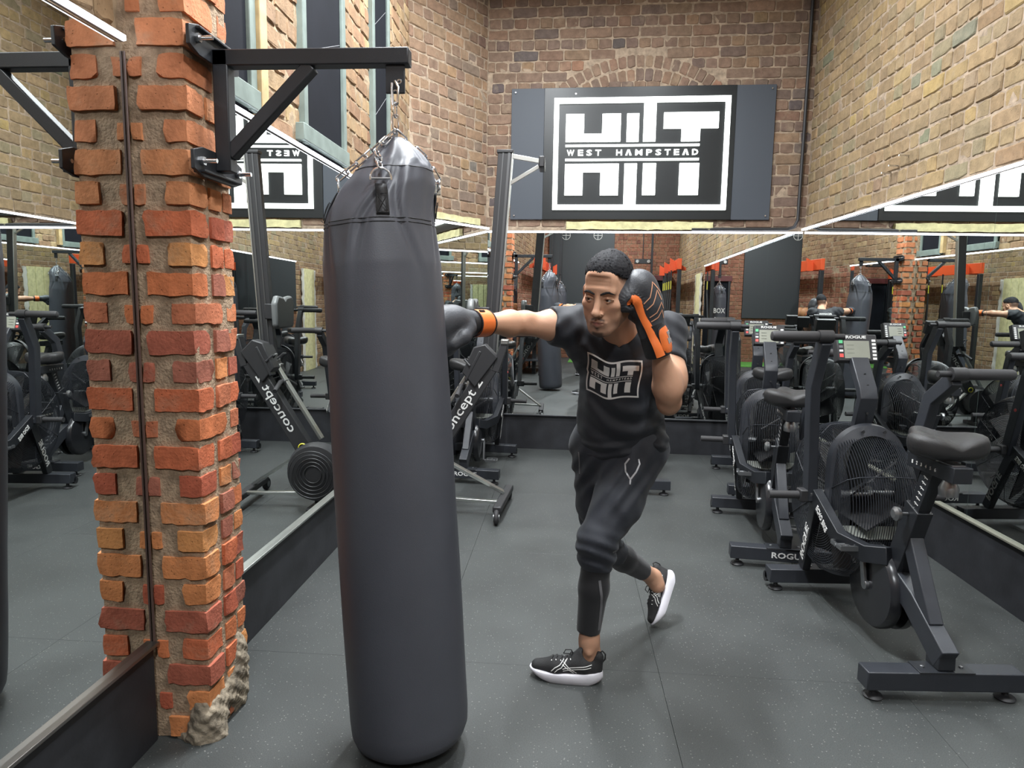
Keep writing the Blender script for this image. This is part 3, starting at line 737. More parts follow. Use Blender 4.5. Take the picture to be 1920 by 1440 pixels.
# front/side rows, corner brick wraps the arris
while z < 2.72:
    hgt = 0.0935*random.uniform(0.97, 1.03); zc = z+hgt/2; bh = hgt-random.uniform(0.004, 0.012)
    pal = topfade if zc > 1.75 else POR
    c1, c2, c3 = (random.choice(pal) for _ in range(3)); sd = tuple(int(k*0.92) for k in c1)
    jx = random.uniform(-0.006, 0.006); pr = random.uniform(-0.001, 0.0025)
    if r % 2 == 0:      # stretcher across the front
        pbrick(((XL+0.024+PX)/2+jx, PY0+0.055-pr, zc), (PX-XL-0.020, 0.11+2*pr, bh), c1, r*3.1)
        pbrick((PX-0.055+random.uniform(0, .005), PY0+0.172, zc), (0.11, 0.10, bh*random.uniform(.92, 1)), c2, r*5.3)
        pbrick(((XL+0.03+PX)/2, PY1-0.045, zc), (PX-XL-0.034, 0.10, bh*.95), c3, r*7.7)
    else:               # half brick by the mirror, header on the corner
        hw = random.uniform(0.088, 0.108); iw = random.uniform(0.040, 0.056)
        one = random.random() < 0.4
        pbrick((PX-hw/2+jx*.5, PY0+(0.098 if one else 0.058)-pr, zc), (hw, (0.20 if one else 0.122), bh), c1, r*3.1, 7)
        pbrick((XL+iw/2-0.004, PY0+0.05, zc-random.uniform(0, .006)), (iw, 0.107, bh*random.uniform(.8, .95)), c2, r*4.3, 6)
        pbrick((PX-0.050, PY1-0.032, zc), (0.095, 0.075, bh*.92), c2, r*7.7, 7); pbrick((XL+0.035, PY1-0.034, zc), (0.05, 0.075, bh*.9), c3, r*8.3, 7)
        if not one: pbrick((PX-0.055, PY0+0.168, zc), (0.11, 0.085, bh*random.uniform(.9, 1)), c3, r*5.3)
    z += hgt; r += 1
me_v, me_f, me_c = [], [], []
while z < 4.9:
    for (cx, cy, sx, sy) in (((XL+PX)/2+.01, PY0+.055, PX-XL-.03, .11), (PX-.055, PY0+.19, .11, .12)):
        b = MB().box((cx, cy, z+.046), (sx, sy, .074)); n0 = len(me_v); me_v += b.v; me_f += [tuple(i+n0 for i in f) for f in b.f]; me_c += [lin(random.choice(topfade))]*8
    z += .0935
me = mesh('upper_brickwork', me_v, me_f, BRICK_S); setcol(me, np.array(me_c)); stuff(link('upper_brickwork', me, pil))
# broken plaster at the foot
Fp = Field((-1.34, 1.98, -0.02), (-1.06, 2.42, 0.36), 0.006)
Fp.add(p_ell((PX-0.04, PY0+0.05, 0.06), (0.056, 0.074, 0.10)), 0.03); Fp.add(p_ell((PX-0.04, PY0+0.2, 0.09), (0.050, 0.11, 0.13)), 0.04); Fp.add(p_ell((PX-0.040, PY1-0.06, 0.20), (0.045, 0.055, 0.11)), 0.03)
Fp.add(p_ell((PX-0.06, PY0+0.035, 0.0), (0.08, 0.048, 0.05)), 0.03)
Fp.warp(lambda P: 0.006*np.sin(P[:, 0]*51+P[:, 2]*37)*np.sin(P[:, 1]*33+1)+0.004*np.sin(P[:, 0]*130+3)*np.sin(P[:, 2]*110+P[:, 1]*80)+0.003*np.sin(P[:, 1]*210)*np.sin(P[:, 2]*190+P[:, 0]*90))
field_obj(Fp, 'plaster_remnant', PLASTER, pil, 1)
struct(MB().box((XL+0.002, 2.055, 1.29), (0.008, 0.006, 1.88)).build('trim_8', M('mirror edge brown', (0.10, 0.06, 0.05), 0.4), None, bevel=0.002))

# ------------------------------------------------------------------ bag bracket
HX, HY = -0.550, 2.20          # hanging point
br = thing('bag_bracket', 'black steel wall bracket bolted to the pillar, holding the bag chain', 'bracket', (PX, HY, 0))
sx = lambda x: x-PX
MB().bar((sx(-1.105), 0, 1.90), (sx(-1.105), 0, 2.275), 0.05, 0.05).build('post', BLACK, br, bevel=0.004)
MB().bar((sx(-1.13), 0, 2.250), (sx(-0.500), 0, 2.250), 0.05, 0.05, (0, 1, 0)).build('beam', BLACK, br, bevel=0.004)
MB().bar((sx(-1.09), 0, 1.955), (sx(-0.815), 0, 2.228), 0.042, 0.042, (0, 1, 0)).build('brace', BLACK, br, bevel=0.004)
for z in (1.915, 2.275):
    s = 1 if z > 2 else -1
    MB().prism([(-0.155, -0.028), (-0.10, -0.045), (0.10, -0.045), (0.155, -0.028), (0.155, 0.028), (0.10, 0.045), (-0.10, 0.045), (-0.155, 0.028)], 0.012, plc((0.012, 0, z), (0, 1, 0), (0, 0, 1))).build('wall_plate', BLACK, br, bevel=0.002)
    MB().bar((0.02, -0.12, z+s*0.03), (0.02, 0.12, z+s*0.03), 0.04, 0.008).build('stiffener', BLACK, br, bevel=0.002)
    for y in (-0.115, 0.115):
        b = MB().cyl((0.01, y, z), (0.075, y, z), 0.007, 10); b.cyl((0.024, y, z), (0.036, y, z), 0.014, 6); b.build('bolt', CHROME, br, smooth=True)
MB().prism([(-0.03, -0.085), (0.03, -0.085), (0.03, 0), (-0.03, 0)], 0.012, plc((sx(-0.545), 0.006-0.006, 2.226), (1, 0, 0), (0, 0, 1))).build('hanger_plate', BLACK, br, bevel=0.002)
MB().ring((sx(-0.532), -0.012, 2.175), (0, 1, 0), 0.006, 0.003, 12, 6).build('hole_rim', CHROME, br, smooth=True)

# ------------------------------------------------------------------ punch bag
BT, BB_ = V((-0.606, 2.172, 2.0)), V((-0.487, 2.12, 0.030))
def heavy_bag(name, label, top, bot, r, group=None, chain_to=None, apex=None):
    """leather bag with puckered top, seams, straps, D rings and chains"""
    top, bot = V(top), V(bot); root = thing(name, label, 'punch bag', bot, 0, group); ax = (top-bot); L_ = ax.length; R = frame(ax)
    n = 128; key = [(0, 0), (.55, .0005), (.80, .003), (.93, .010), (.985, .024), (1, .046), (1.0, .35), (.985, .55), (.955, .72), (.935, .80), (.865, .86), (.81, .89), (.74, .92), (.63, .945), (.50, .962), (.36, .978), (.24, .99), (.13, 1.0)]
    kz = [b for a, b in key]; zz = sorted(set(kz[1:8]+list(np.linspace(.10, .78, 12))+list(np.linspace(.79, 1.0, 44)))); pr = [(r*float(np.interp(z, kz, [a for a, b in key])), z*L_) for z in zz]
    vs_, fs = [], []; ap = V(apex) if apex is not None else V((0, 0, 0))
    for i, (q, z) in enumerate(pr):
        zn = z/L_; t = min(1, max(0, (zn-.78)/.2)); tt = min(1, max(0, (zn-.86)/.12)); tt = tt*tt*(3-2*tt)
        for k in range(n):
            a = 2*math.pi*k/n; da = (a-a0_bag+math.pi/4) % (math.pi/2)-math.pi/4; s_ = (.935-zn)/.125
            win = min(1, max(0, (s_+.25)/.3))*min(1, max(0, (1.35-s_)/.9)); ln_ = .10+.40*max(0, s_)+.05*math.sin(a*3+zn*30)
            gr = -.075*math.exp(-((abs(da)-ln_)/.075)**2)+.035*math.exp(-((abs(da)-ln_-.15)/.10)**2)
            rr = q*(1+gr*win+t*.045*math.cos(4*da*1.0)*(1-tt)+.010*t*math.sin(13*a+9*zn)+(.05*math.sin(9*a+2) if zn > .955 else 0))
            rr *= 1+0.006*math.sin(3*a+z*5)+0.004*math.sin(7*a-z*11)
            vs_.append(V((rr*math.cos(a), rr*math.sin(a), z-.020*math.cos(4*da)*(1-abs(tt-.5)*2)*tt))+ap*tt)
    for i in range(len(pr)-1):
        for k in range(n): fs.append((i*n+k, i*n+(k+1) % n, (i+1)*n+(k+1) % n, (i+1)*n+k))
    fs += [tuple(reversed(range(n))), tuple((len(pr)-1)*n+k for k in range(n))]
    shell = link('shell', mesh('shell', [R @ p for p in vs_], fs, VINYL, True), root)
    def on(a, z, off=0.0):
        for i in range(len(pr)-1):
            if pr[i][1] <= z <= pr[i+1][1]:
                t = (z-pr[i][1])/(pr[i+1][1]-pr[i][1]); q = pr[i][0]*(1-t)+pr[i+1][0]*t; break
        else: q = pr[-1][0]
        return R @ V(((q+off)*math.cos(a), (q+off)*math.sin(a), z))
    B = bvh_of(shell); axn = ax.normalized()
    def hug(a, z, off):
        o = axn*z; d = (R @ V((math.cos(a), math.sin(a), 0))); h = B.ray_cast(o+d*(r*2), -d, r*2)
        return (h[0]+d*off) if h[0] is not None else on(a, z, off)
    for z in (L_*.858, L_*.864, L_*.945):
        MB().tube([hug(2*math.pi*k/64, z, 0.0006) for k in range(64)], 0.0016, 4, closed=True).build('seam', KNIT, root, smooth=True)
    for k in range(4):
        a = a0_bag+k*math.pi/2; w = 0.022; z0_, z1_ = L_*.868, L_*.914
        sv, sf = [], []
        for i in range(9):
            z = z0_+(z1_-z0_)*i/8
            for s in (-1, 1): sv.append(hug(a+s*w/r, z, 0.004+0.010*(i/8)**2))
        nn = len(sv); sv += [p-(R @ V((math.cos(a), math.sin(a), 0)))*0.004 for p in sv]
        for i in range(8): sf += [(2*i, 2*i+1, 2*i+3, 2*i+2), (nn+2*i+2, nn+2*i+3, nn+2*i+1, nn+2*i), (2*i, 2*i+2, nn+2*i+2, nn+2*i), (2*i+3, 2*i+1, nn+2*i+1, nn+2*i+3)]
        sf += [(1, 0, nn, nn+1), (16, 17, nn+17, nn+16)]
        st = link('strap', mesh('strap', sv, sf, GLOVEBLK, True), root)
        xs_ = MB()
        for (p, q) in (((-.7, .12), (.7, .62)), ((.7, .12), (-.7, .62)), ((-.75, .06), (.75, .06)), ((-.75, .1), (-.75, .68)), ((.75, .1), (.75, .68)), ((-.75, .68), (.75, .68))):
            xs_.tube([hug(a+(p[0]+(q[0]-p[0])*t)*w/r, z0_+(z1_-z0_)*(p[1]+(q[1]-p[1])*t), 0.007+0.006*t) for t in (0, .33, .66, 1)], 0.0011, 4)
        xs_.build('stitching', KNIT, st)
        rc = hug(a, z1_+0.014, 0.016); tang = R @ V((-math.sin(a), math.cos(a), 0)); rdir = (R @ V((math.cos(a), math.sin(a), 0)))
        m = MB(); m.tube([rc+tang*(0.030*math.cos(t))+axn*(0.030*math.sin(t)) for t in np.linspace(-0.15, math.pi+0.15, 14)], 0.0034, 8)
        m.tube([rc+tang*x for x in (-0.029, 0.029)], 0.0034, 8); m.build('d_ring', CHROME, root, smooth=True)
        if chain_to is not None:
            b_ = V(chain_to)-bot-V((0, 0, 0.14)); mid = hug(a, L_*.972, 0.012)
            links_chain(root, rc+axn*0.030, mid, 0.0, k); links_chain(root, mid, b_, 0.0, k)
    if chain_to is not None:
        h = V(chain_to)-bot; m = MB()
        links_chain(root, h-V((0, 0, 0.13)), h-V((0, 0, 0.02)), 0, 1)
        m.tube([h+V((0, 0, 0.012)), h+V((0.012, -.008, -0.01)), h+V((0.01, -.008, -0.055)), h+V((-0.004, -.008, -0.062)), h+V((-0.008, -.008, -0.02)), h+V((-0.008, -.008, 0.004))], 0.0042, 8)
        m.build('shackle', CHROME, root, smooth=True)
    return root
def links_chain(root, a, b, sag, seed):
    """interlocking oval links from a to b"""
    a, b = V(a), V(b); n = max(2, int((b-a).length/0.030)); d = (b-a).normalized(); m = MB()
    for i in range(n):
        t = (i+.5)/n; c = a.lerp(b, t)-V((0, sag*math.sin(math.pi*t)*.6, 0)); F_ = frame(d, (1, 0, 0) if (i+seed) % 2 else (0.3, 1, 0)); hl_ = (b-a).length/n*0.62; hw = 0.0095
        pts = []
        for k in range(14):
            q = 2*math.pi*k/14; x = hw*math.cos(q); zz = math.sin(q)*hw+(hl_-hw)*(1 if math.sin(q) >= 0 else -1); pts.append(c+F_ @ V((x, 0, zz)))
        m.tube(pts, 0.0030, 6, closed=True)
    m.build('chain', CHROME, root, smooth=True)
a0_bag = -math.pi/2+0.32; near_k = 0
heavy_bag('punch_bag', 'tall black leather punch bag hanging from the pillar bracket in front', BT, BB_, 0.197, None, (HX+0.005, HY-0.012, 2.165), (0.062, 0.02, 0))

# ------------------------------------------------------------------ air bike
def saddle(parent, M4):
    """wide padded saddle: stacked cross-sections from the broad rear to the nose"""
    sec = []; n = 20; data = [(-.128, .03, .02), (-.122, .085, .036), (-.10, .118, .046), (-.06, .132, .050), (-.02, .122, .050), (.03, .085, .046), (.07, .052, .042), (.105, .036, .040), (.132, .026, .032), (.142, .012, .016)]
    vs_, fs = [], []
    for y, w, h in data:
        for k in range(n):
            a = 2*math.pi*k/n; x = w*math.copysign(abs(math.cos(a))**.75, math.cos(a)); z = h*math.copysign(abs(math.sin(a))**.8, math.sin(a))
            if z > 0: z = z*0.75*(1+0.0*y) - 0.020*math.exp(-(x/0.024)**2)*(1 if y < .09 else 0) + 0.020*min(1, (abs(x)/0.10)**2)*(1 if y < 0 else 0) + 0.014*max(0, y/.14)
            else: z *= 0.9
            vs_.append(M4 @ V((x, y, z)))
    for i in range(len(data)-1):
        for k in range(n): fs.append((i*n+k, i*n+(k+1) % n, (i+1)*n+(k+1) % n, (i+1)*n+k))
    fs += [tuple(reversed(range(n))), tuple((len(data)-1)*n+k for k in range(n))]
    o = link('saddle', mesh('saddle', vs_, fs, SADDLE, True), parent)
    md = o.modifiers.new('smooth', 'SUBSURF'); md.levels = 1; md.render_levels = 1
    return o
FY, FZ, FR = 0.80, 0.560, 0.375     # fan centre and radius in the bike's frame
def make_bike(name, label, group, rear_text=True):
    """air bike: x right, y forward, z up, origin under the rear foot"""
    t = thing(name, label, 'exercise bike', (0, 0, 0), 0, group)
    for y, fn in ((0.0, 'rear_foot'), (1.0, 'front_foot')):
        f = MB().box((0, y, 0.083), (0.60, 0.080, 0.074)).build(fn, GREYPC, t, bevel=0.004)
        MB().box((0, y, 0.1225), (0.21, 0.086, 0.005)).build('foot_plate', BLACK, f, bevel=0.001)
        for sx_ in (-1, 1):
            pd = MB(); M4 = Matrix.Translation((sx_*0.255, y, 0)); pd.lathe([(0.034, 0), (0.038, 0.006), (0.032, 0.014), (0.012, 0.019), (0.009, 0.048)], 16, M4); pd.build('levelling_foot', BLACKM, f, smooth=True)
            MB().lathe([(0.008, 0), (0.008, .005), (0.004, .007)], 8, Matrix.Translation((sx_*0.075, y, 0.125))).build('bolt', STEELD, f, smooth=True)
        if fn == 'front_foot' or rear_text:
            s_ = -1 if fn == 'rear_foot' else 1
            lettering(f, 'ROGUE', 0.19, 0.034, plc((0.02 if s_ < 0 else 0, y+s_*0.0405, 0.083), (-s_, 0, 0), (0, 0, 1)), WHITEP, 0.02)
    for sx_ in (-1, 1):
        MB().cyl((sx_*0.27, 1.035, 0.055), (sx_*0.30, 1.035, 0.055), 0.028, 14).build('transport_wheel', BLACKM, t, smooth=True)
    # rear spine with kink, strut up to the seat sleeve
    MB().sweep([(0, 0.008, 0.125), (0, 0.012, 0.205)], 0.064, 0.085).build('rear_upright', BLACK, t, bevel=0.003)
    MB().sweep([(0, -0.025, 0.165), (0, 0.20, 0.300), (0, 0.46, 0.40)], 0.066, 0.095).build('spine', GREYPC, t, bevel=0.004)
    MB().sweep([(0, 0.075, 0.255), (0, 0.285, 0.60)], 0.056, 0.062).build('seat_strut', GREYPC, t, bevel=0.004)
    MB().sweep([(0, 0.335, 0.40), (0, 0.225, 0.690)], 0.064, 0.095).build('seat_sleeve', BLACK, t, bevel=0.003)
    sp = MB().sweep([(0, 0.235, 0.66), (0, 0.150, 0.870)], 0.050, 0.070).build('seat_post', BLACK, t, bevel=0.003)
    mk = MB(); dpo = (V((0, 0.150, 0.87))-V((0, 0.235, 0.66))).normalized(); nn = V((0, dpo.z, -dpo.y))
    for k in range(7):
        c = V((-0.0262, 0.226, 0.688))+dpo*(0.026*k); mk.bar(c-nn*0.022, c+nn*0.006, 0.0012, 0.003); mk.bar(c-nn*0.004-dpo*0.006, c-nn*0.004+dpo*0.004, 0.0012, 0.003)
    mk.build('height_marks', WHITEP, sp)
    kn = MB().cyl((-0.034, 0.245, 0.655), (-0.085, 0.245, 0.655), 0.007, 10); kn.lathe([(0.010, 0), (0.028, .012), (0.030, .026), (0.018, .036)], 16, plc((-0.060, 0.245, 0.655), (0, 1, 0), (0, 0, 1)) @ Matrix.Rotation(math.pi, 4, 'X')); kn.build('pull_knob', STEELD, t, smooth=True)
    sl = MB().box((0, 0.13, 0.882), (0.072, 0.30, 0.060)).build('seat_slider', BLACK, t, bevel=0.003)
    MB().box((0, 0.13, 0.914), (0.050, 0.24, 0.004)).build('slider_plate', CHROME, sl)
    for k, ch in enumerate('123456'):
        lettering(sl, ch, 0.009, 0.014, plc((-0.0365, 0.24-0.03*k, 0.878), (0, -1, 0), (0, 0, 1)), WHITEP, 0.02, 'scale_mark')
    kb = MB().lathe([(0.008, 0.05), (0.008, .03), (0.022, .026), (0.036, -.006), (0.034, -.034), (0.012, -.040)], 16, Matrix.Translation((0, 0.055, 0.822))); kb.build('slider_knob', STEELD, t, smooth=True)
    MB().cyl((0, 0.13, 0.912), (0, 0.13, 0.945), 0.016, 12).build('seat_clamp', STEELD, t, smooth=True)
    saddle(t, Matrix.Translation((0, 0.150, 0.972)) @ Matrix.Scale(1.16, 4))
    # belt drive cover, cranks, pedals
    for sx_ in (-1, 1):
        M4 = plc((sx_*0.020, 0.435, 0.27), (0, sx_, 0), (0, 0, 1))
        c = MB().lathe([(0.188, 0), (0.188, 0.030), (0.176, 0.046), (0.10, 0.056), (0.03, 0.056)], 40, M4); c.build('belt_cover', GLOSSB, t, smooth=True)
        b = MB(); b.cyl((sx_*0.07, 0.435, 0.27), (sx_*0.092, 0.435, 0.27), 0.022, 14)
        ang = 1.35 if sx_ < 0 else 1.35+math.pi; e = V((sx_*0.092, 0.435+0.17*math.cos(ang), 0.27+0.17*math.sin(ang))); e2 = V((sx_*0.100, e.y, e.z))
        b.bar((sx_*0.088, 0.435, 0.27), e, 0.014, 0.030); b.build('crank', STEELD, t, bevel=0.002)
        p = MB(); p.cyl(e2, e2+V((sx_*0.115, 0, 0)), 0.008, 8)
        for dy in (-0.044, 0.044): p.box(e2+V((sx_*0.062, dy, 0)), (0.092, 0.012, 0.022))
        for dx in (0.018, 0.062, 0.106): p.box(e2+V((sx_*dx, 0, 0)), (0.010, 0.096, 0.016))
        for k in range(4): p.cyl(e2+V((sx_*(.02+.028*k), -.044, .010)), e2+V((sx_*(.02+.028*k), -.044, .018)), .003, 6)
        p.build('pedal', STEELD, t)
    # beams each side of the fan, bracket on top of them, forks down to the front foot
    for sx_ in (-1, 1):
        MB().sweep([(sx_*0.205, 0.72, 0.600), (sx_*0.175, 0.52, 0.455), (sx_*0.10, 0.42, 0.42), (sx_*0.045, 0.33, 0.44)], 0.045, 0.075).build('side_beam', BLACK, t, bevel=0.003)
        lettering(t, 'ECHO BIKE', 0.135, 0.030, plc((sx_*0.2225, 0.600, 0.514), (0, sx_*0.81, sx_*0.585), (0, -0.585, 0.81)), WHITEP, 0.02)
        MB().sweep([(sx_*0.200, 0.70, 0.59), (sx_*0.110, 1.0, 0.122)], 0.040, 0.066).build('fork', BLACK, t, bevel=0.003)
        d = V((sx_*-0.09, 0.30, -0.468)).normalized(); fo = V((sx_*0.1465, 0.882, 0.306)); no = V((sx_, 0, 0)); no = (no-d*no.dot(d)).normalized()
        lettering(t, 'ROGUE', 0.26, 0.045, plc(fo+no*0.0225, -d*(1 if sx_ < 0 else 1), no.cross(-d)), WHITEP, 0.02)
    MB().prism([(-0.165, .0), (.165, 0), (.12, -.085), (.06, -.12), (-.06, -.12), (-.12, -.085)], 0.006, plc((0, 0.60, 0.478), (1, 0, 0), (0, 1, 0.18))).build('top_bracket', M('pale steel plate', (0.40, 0.42, 0.38), 0.4, 0.6), t, bevel=0.001)
    MB().cyl((-0.235, 0.72, 0.600), (0.235, 0.72, 0.600), 0.020, 14).build('pivot_shaft', STEELD, t, smooth=True)
    # fan cage: rings and spokes of thin wire, hoop, blades inside
    cg = MB()
    for k in range(29):
        s_ = -1+2*k/28; cg.ring((0.146*s_, FY, FZ), (1, 0, 0), FR*(1-0.10*abs(s_)**3.5), 0.0021, 56, 3)
    for sx_ in (-1, 1):
        for k in range(26):
            r_ = FR*(0.12+0.77*k/26); cg.ring((sx_*(0.148+0.020*(1-(r_/FR)**2)), FY, FZ), (1, 0, 0), r_, 0.0017, 44, 3)
        for k in range(6):
            a = 2*math.pi*(k+.5)/6
            pts = [(sx_*(0.150+0.020*(1-u*u)), FY+FR*u*math.cos(a), FZ+FR*u*math.sin(a)) for u in (0.1, .35, .6, .86)]+[(sx_*0.12, FY+FR*.97*math.cos(a), FZ+FR*.97*math.sin(a)), (sx_*0.05, FY+FR*1.0*math.cos(a), FZ+FR*1.0*math.sin(a)), (0, FY+FR*1.003*math.cos(a), FZ+FR*1.003*math.sin(a))]
            cg.tube(pts, 0.0025, 4)
    stuff(cg.build('fan_cage', GREYPC, t))
    bl = MB(); bl.cyl((-0.10, FY, FZ), (0.10, FY, FZ), 0.06, 20)
    for k in range(10):
        a = 2*math.pi*k/10; u = V((0, math.cos(a), math.sin(a))); R_ = frame(u, (1, 0, 0)) @ Matrix.Rotation(0.6, 3, 'Z'); bl.box(V((0, FY, FZ))+u*0.20, (0.19, 0.008, 0.28), R_)
    bl.build('fan_blades', BLACKM, t)
    for sx_ in (-1, 1):
        MB().lathe([(0.05, 0), (0.05, .008), (0.02, .012)], 20, plc((sx_*0.166, FY, FZ), (0, sx_, 0), (0, 0, 1))).build('fan_hub', BLACKM, t, smooth=True)
    # hoop standing behind the rim
    ho, yy = [], 0.625
    arc = [(-0.168, 0.47), (-0.168, 0.60), (-0.168, .72)]+[(-0.168*math.cos(a), 0.775+0.170*math.sin(a)) for a in np.linspace(0.05, math.pi-0.05, 20)]+[(0.168, .72), (0.168, 0.60), (0.168, 0.47)]
    hp = MB(); n0 = 0; hv, hf = [], []
    for x, z in arc:
        c = V((0, 0, 0.68)); o_ = V((x, 0, z-0.68)) if z > .775 else V((x, 0, 0)); ln = o_.length; dn = (V((x, 0, z-0.775)).normalized() if z > .775 else V((math.copysign(1, x), 0, 0)))
        for q, dy in ((-0.040, 0.0), (0.006, 0.020), (0.010, 0.06), (0.004, 0.06), (0.0, 0.026), (-0.040, 0.008)): hv.append(V((x, yy+dy, z))+dn*q)
    m_ = 6
    for i in range(len(arc)-1):
        for j in range(m_): hf.append((i*m_+j, i*m_+(j+1) % m_, (i+1)*m_+(j+1) % m_, (i+1)*m_+j))
    hf += [tuple(reversed(range(m_))), tuple((len(arc)-1)*m_+j for j in range(m_))]
    hoop = link('cage_hoop', mesh('cage_hoop', hv, hf, GREYPC, True, 30), t)
    for sx_ in (-1, 1):
        MB().lathe([(0.008, 0), (0.008, .006)], 8, plc((sx_*0.05, 0.622, 0.925), (1, 0, 0), (0, 0, 1))).build('bolt', BLACKM, hoop, smooth=True)
        MB().prism([(-0.02, -0.05), (0.02, -0.05), (0.014, 0.05), (-0.014, 0.04)], 0.004, plc((sx_*0.150, 0.628, 0.50), (1, 0, 0), (0, 0, 1))).build('hoop_flange', MATS['pale steel plate'], hoop)
    # console on its bent mast
    ms = MB().sweep([(0, 0.745, 0.915), (0, 0.700, 1.07), (0, 0.715, 1.11), (0, 0.815, 1.245)], 0.082, 0.040).build('mast', GREYPC, t, bevel=0.004)
    for z, y in ((1.00, 0.70), (1.13, 0.715), (1.18, .75)): MB().lathe([(0.006, 0), (0.006, .004)], 8, plc((0, y-0.006, z), (1, 0, 0), (0, 0, 1))).build('bolt', BLACKM, ms, smooth=True)
    cp, cx, cy = V((0, 0.83, 1.300)), V((1, 0, 0)), V((0, 0.32, 0.95)).normalized()
    C4 = plc(cp, cx, cy)
    cs = MB().prism([(-.098, -.068), (.098, -.068), (.098, .068), (-.098, .068)], 0.050, C4 @ Matrix.Translation((0, 0, -0.05))).build('console', BLACKM, t, bevel=0.006)
    def onc(nm, w_, h_, x, y, mat): MB().prism([(x-w_/2, y-h_/2), (x+w_/2, y-h_/2), (x+w_/2, y+h_/2), (x-w_/2, y+h_/2)], 0.0025, C4).build(nm, mat, cs)
    onc('screen', 0.122, 0.088, -0.004, -0.010, LCD)
    lettering(cs, 'ROGUE', 0.098, 0.015, C4 @ Matrix.Translation((-0.004, 0.053, 0.001)), WHITEP, 0.02)
    onc('start_button', 0.018, 0.018, -0.080, 0.030, GREENP); onc('mode_button', 0.018, 0.012, -0.080, 0.004, GREYSTRIPE); onc('stop_button', 0.018, 0.018, -0.080, -0.040, REDP); onc('arrow_button', 0.018, 0.010, -0.080, -0.016, WHITEP)
    for k in range(6): onc('program_button', 0.018, 0.011, 0.080, 0.036-0.018*k, WHITEP)
    for k in range(3): onc('screen_digits', 0.035, 0.004, -0.035, 0.012-0.020*k, LCDINK)
    # arm levers with grips and foot pegs; the right one is drawn back
    for sx_, bend, top in ((-1, (0.745, 1.12), (0.640, 1.36)), (1, (0.600, 1.085), (0.460, 1.215))):
        x = sx_*0.222; lv = MB().sweep([(x, 0.735, 0.565), (x+sx_*.018, bend[0], bend[1]), (x+sx_*.026, top[0], top[1]-0.02)], 0.046, 0.068).build('arm_lever', GREYPC, t, bevel=0.004)
        g = MB(); c = V((x+sx_*.030, top[0]-0.01, top[1])); g.cyl(c-V((sx_*.034, 0, 0)), c+V((sx_*0.030, 0, 0)), 0.030, 18); g.build('grip_socket', BLACKM, t, smooth=True)
        MB().lathe([(0.022, 0), (0.0245, 0.006), (0.0245, 0.20), (0.020, 0.212), (0.010, 0.216)], 18, plc(c+V((sx_*0.028, 0, 0)), (0, sx_, 0), (0, 0, 1))).build('grip', RUBBER, t, smooth=True)
        MB().lathe([(0.014, 0), (0.014, 0.06)], 12, plc(c-V((sx_*0.028, 0, 0)), (0, -sx_, 0), (0, 0, 1))).build('inner_grip', BLACKM, t, smooth=True)
        MB().box((x+sx_*0.02, 0.735, 0.59), (0.075, 0.06, 0.06)).build('lever_hub', BLACKM, t, bevel=0.006)
        MB().cyl((x+sx_*.04, 0.735, 0.59), (x+sx_*0.20, 0.735, 0.59), 0.019, 14).build('foot_peg', RUBBER, t, smooth=True)
    MB().lathe([(0.011, 0), (0.009, .003)], 12, plc((0.257, 0.655, 0.86), (0, 1, 0), (0, 0, 1))).build('warning_dot', REDP, t, smooth=True)
    return t
BIKES = 'black air bikes with wire fan cages'
bk = make_bike('air_bike', 'nearest black air bike at the right, its rear foot in the foreground', BIKES)
bk.location = (1.48, 2.59, 0); bk.rotation_euler.z = rad(4)
for lab, (x, y), rz in (('second black air bike on the right, white lettering on its rear foot', (1.29, 3.87), -6),
                        ('third black air bike on the right, furthest from the camera in its row', (1.59, 5.22), -5),
                        ('air bike standing directly behind the boxer', (0.56, 5.30), 0),
                        ('air bike at the left wall, half hidden by the punch bag and rower', (-0.80, 5.46), -4)):
    c = copy_tree(bk); c.location = (x, y, 0); c.rotation_euler.z = rad(rz); c['label'] = lab
# the nearest bike shows no lettering on its rear foot
for ch in kids(bk):
    if ch.name.startswith('rear_foot'):
        for g in kids(ch):
            if g.name.startswith('lettering'): bpy.data.objects.remove(g)

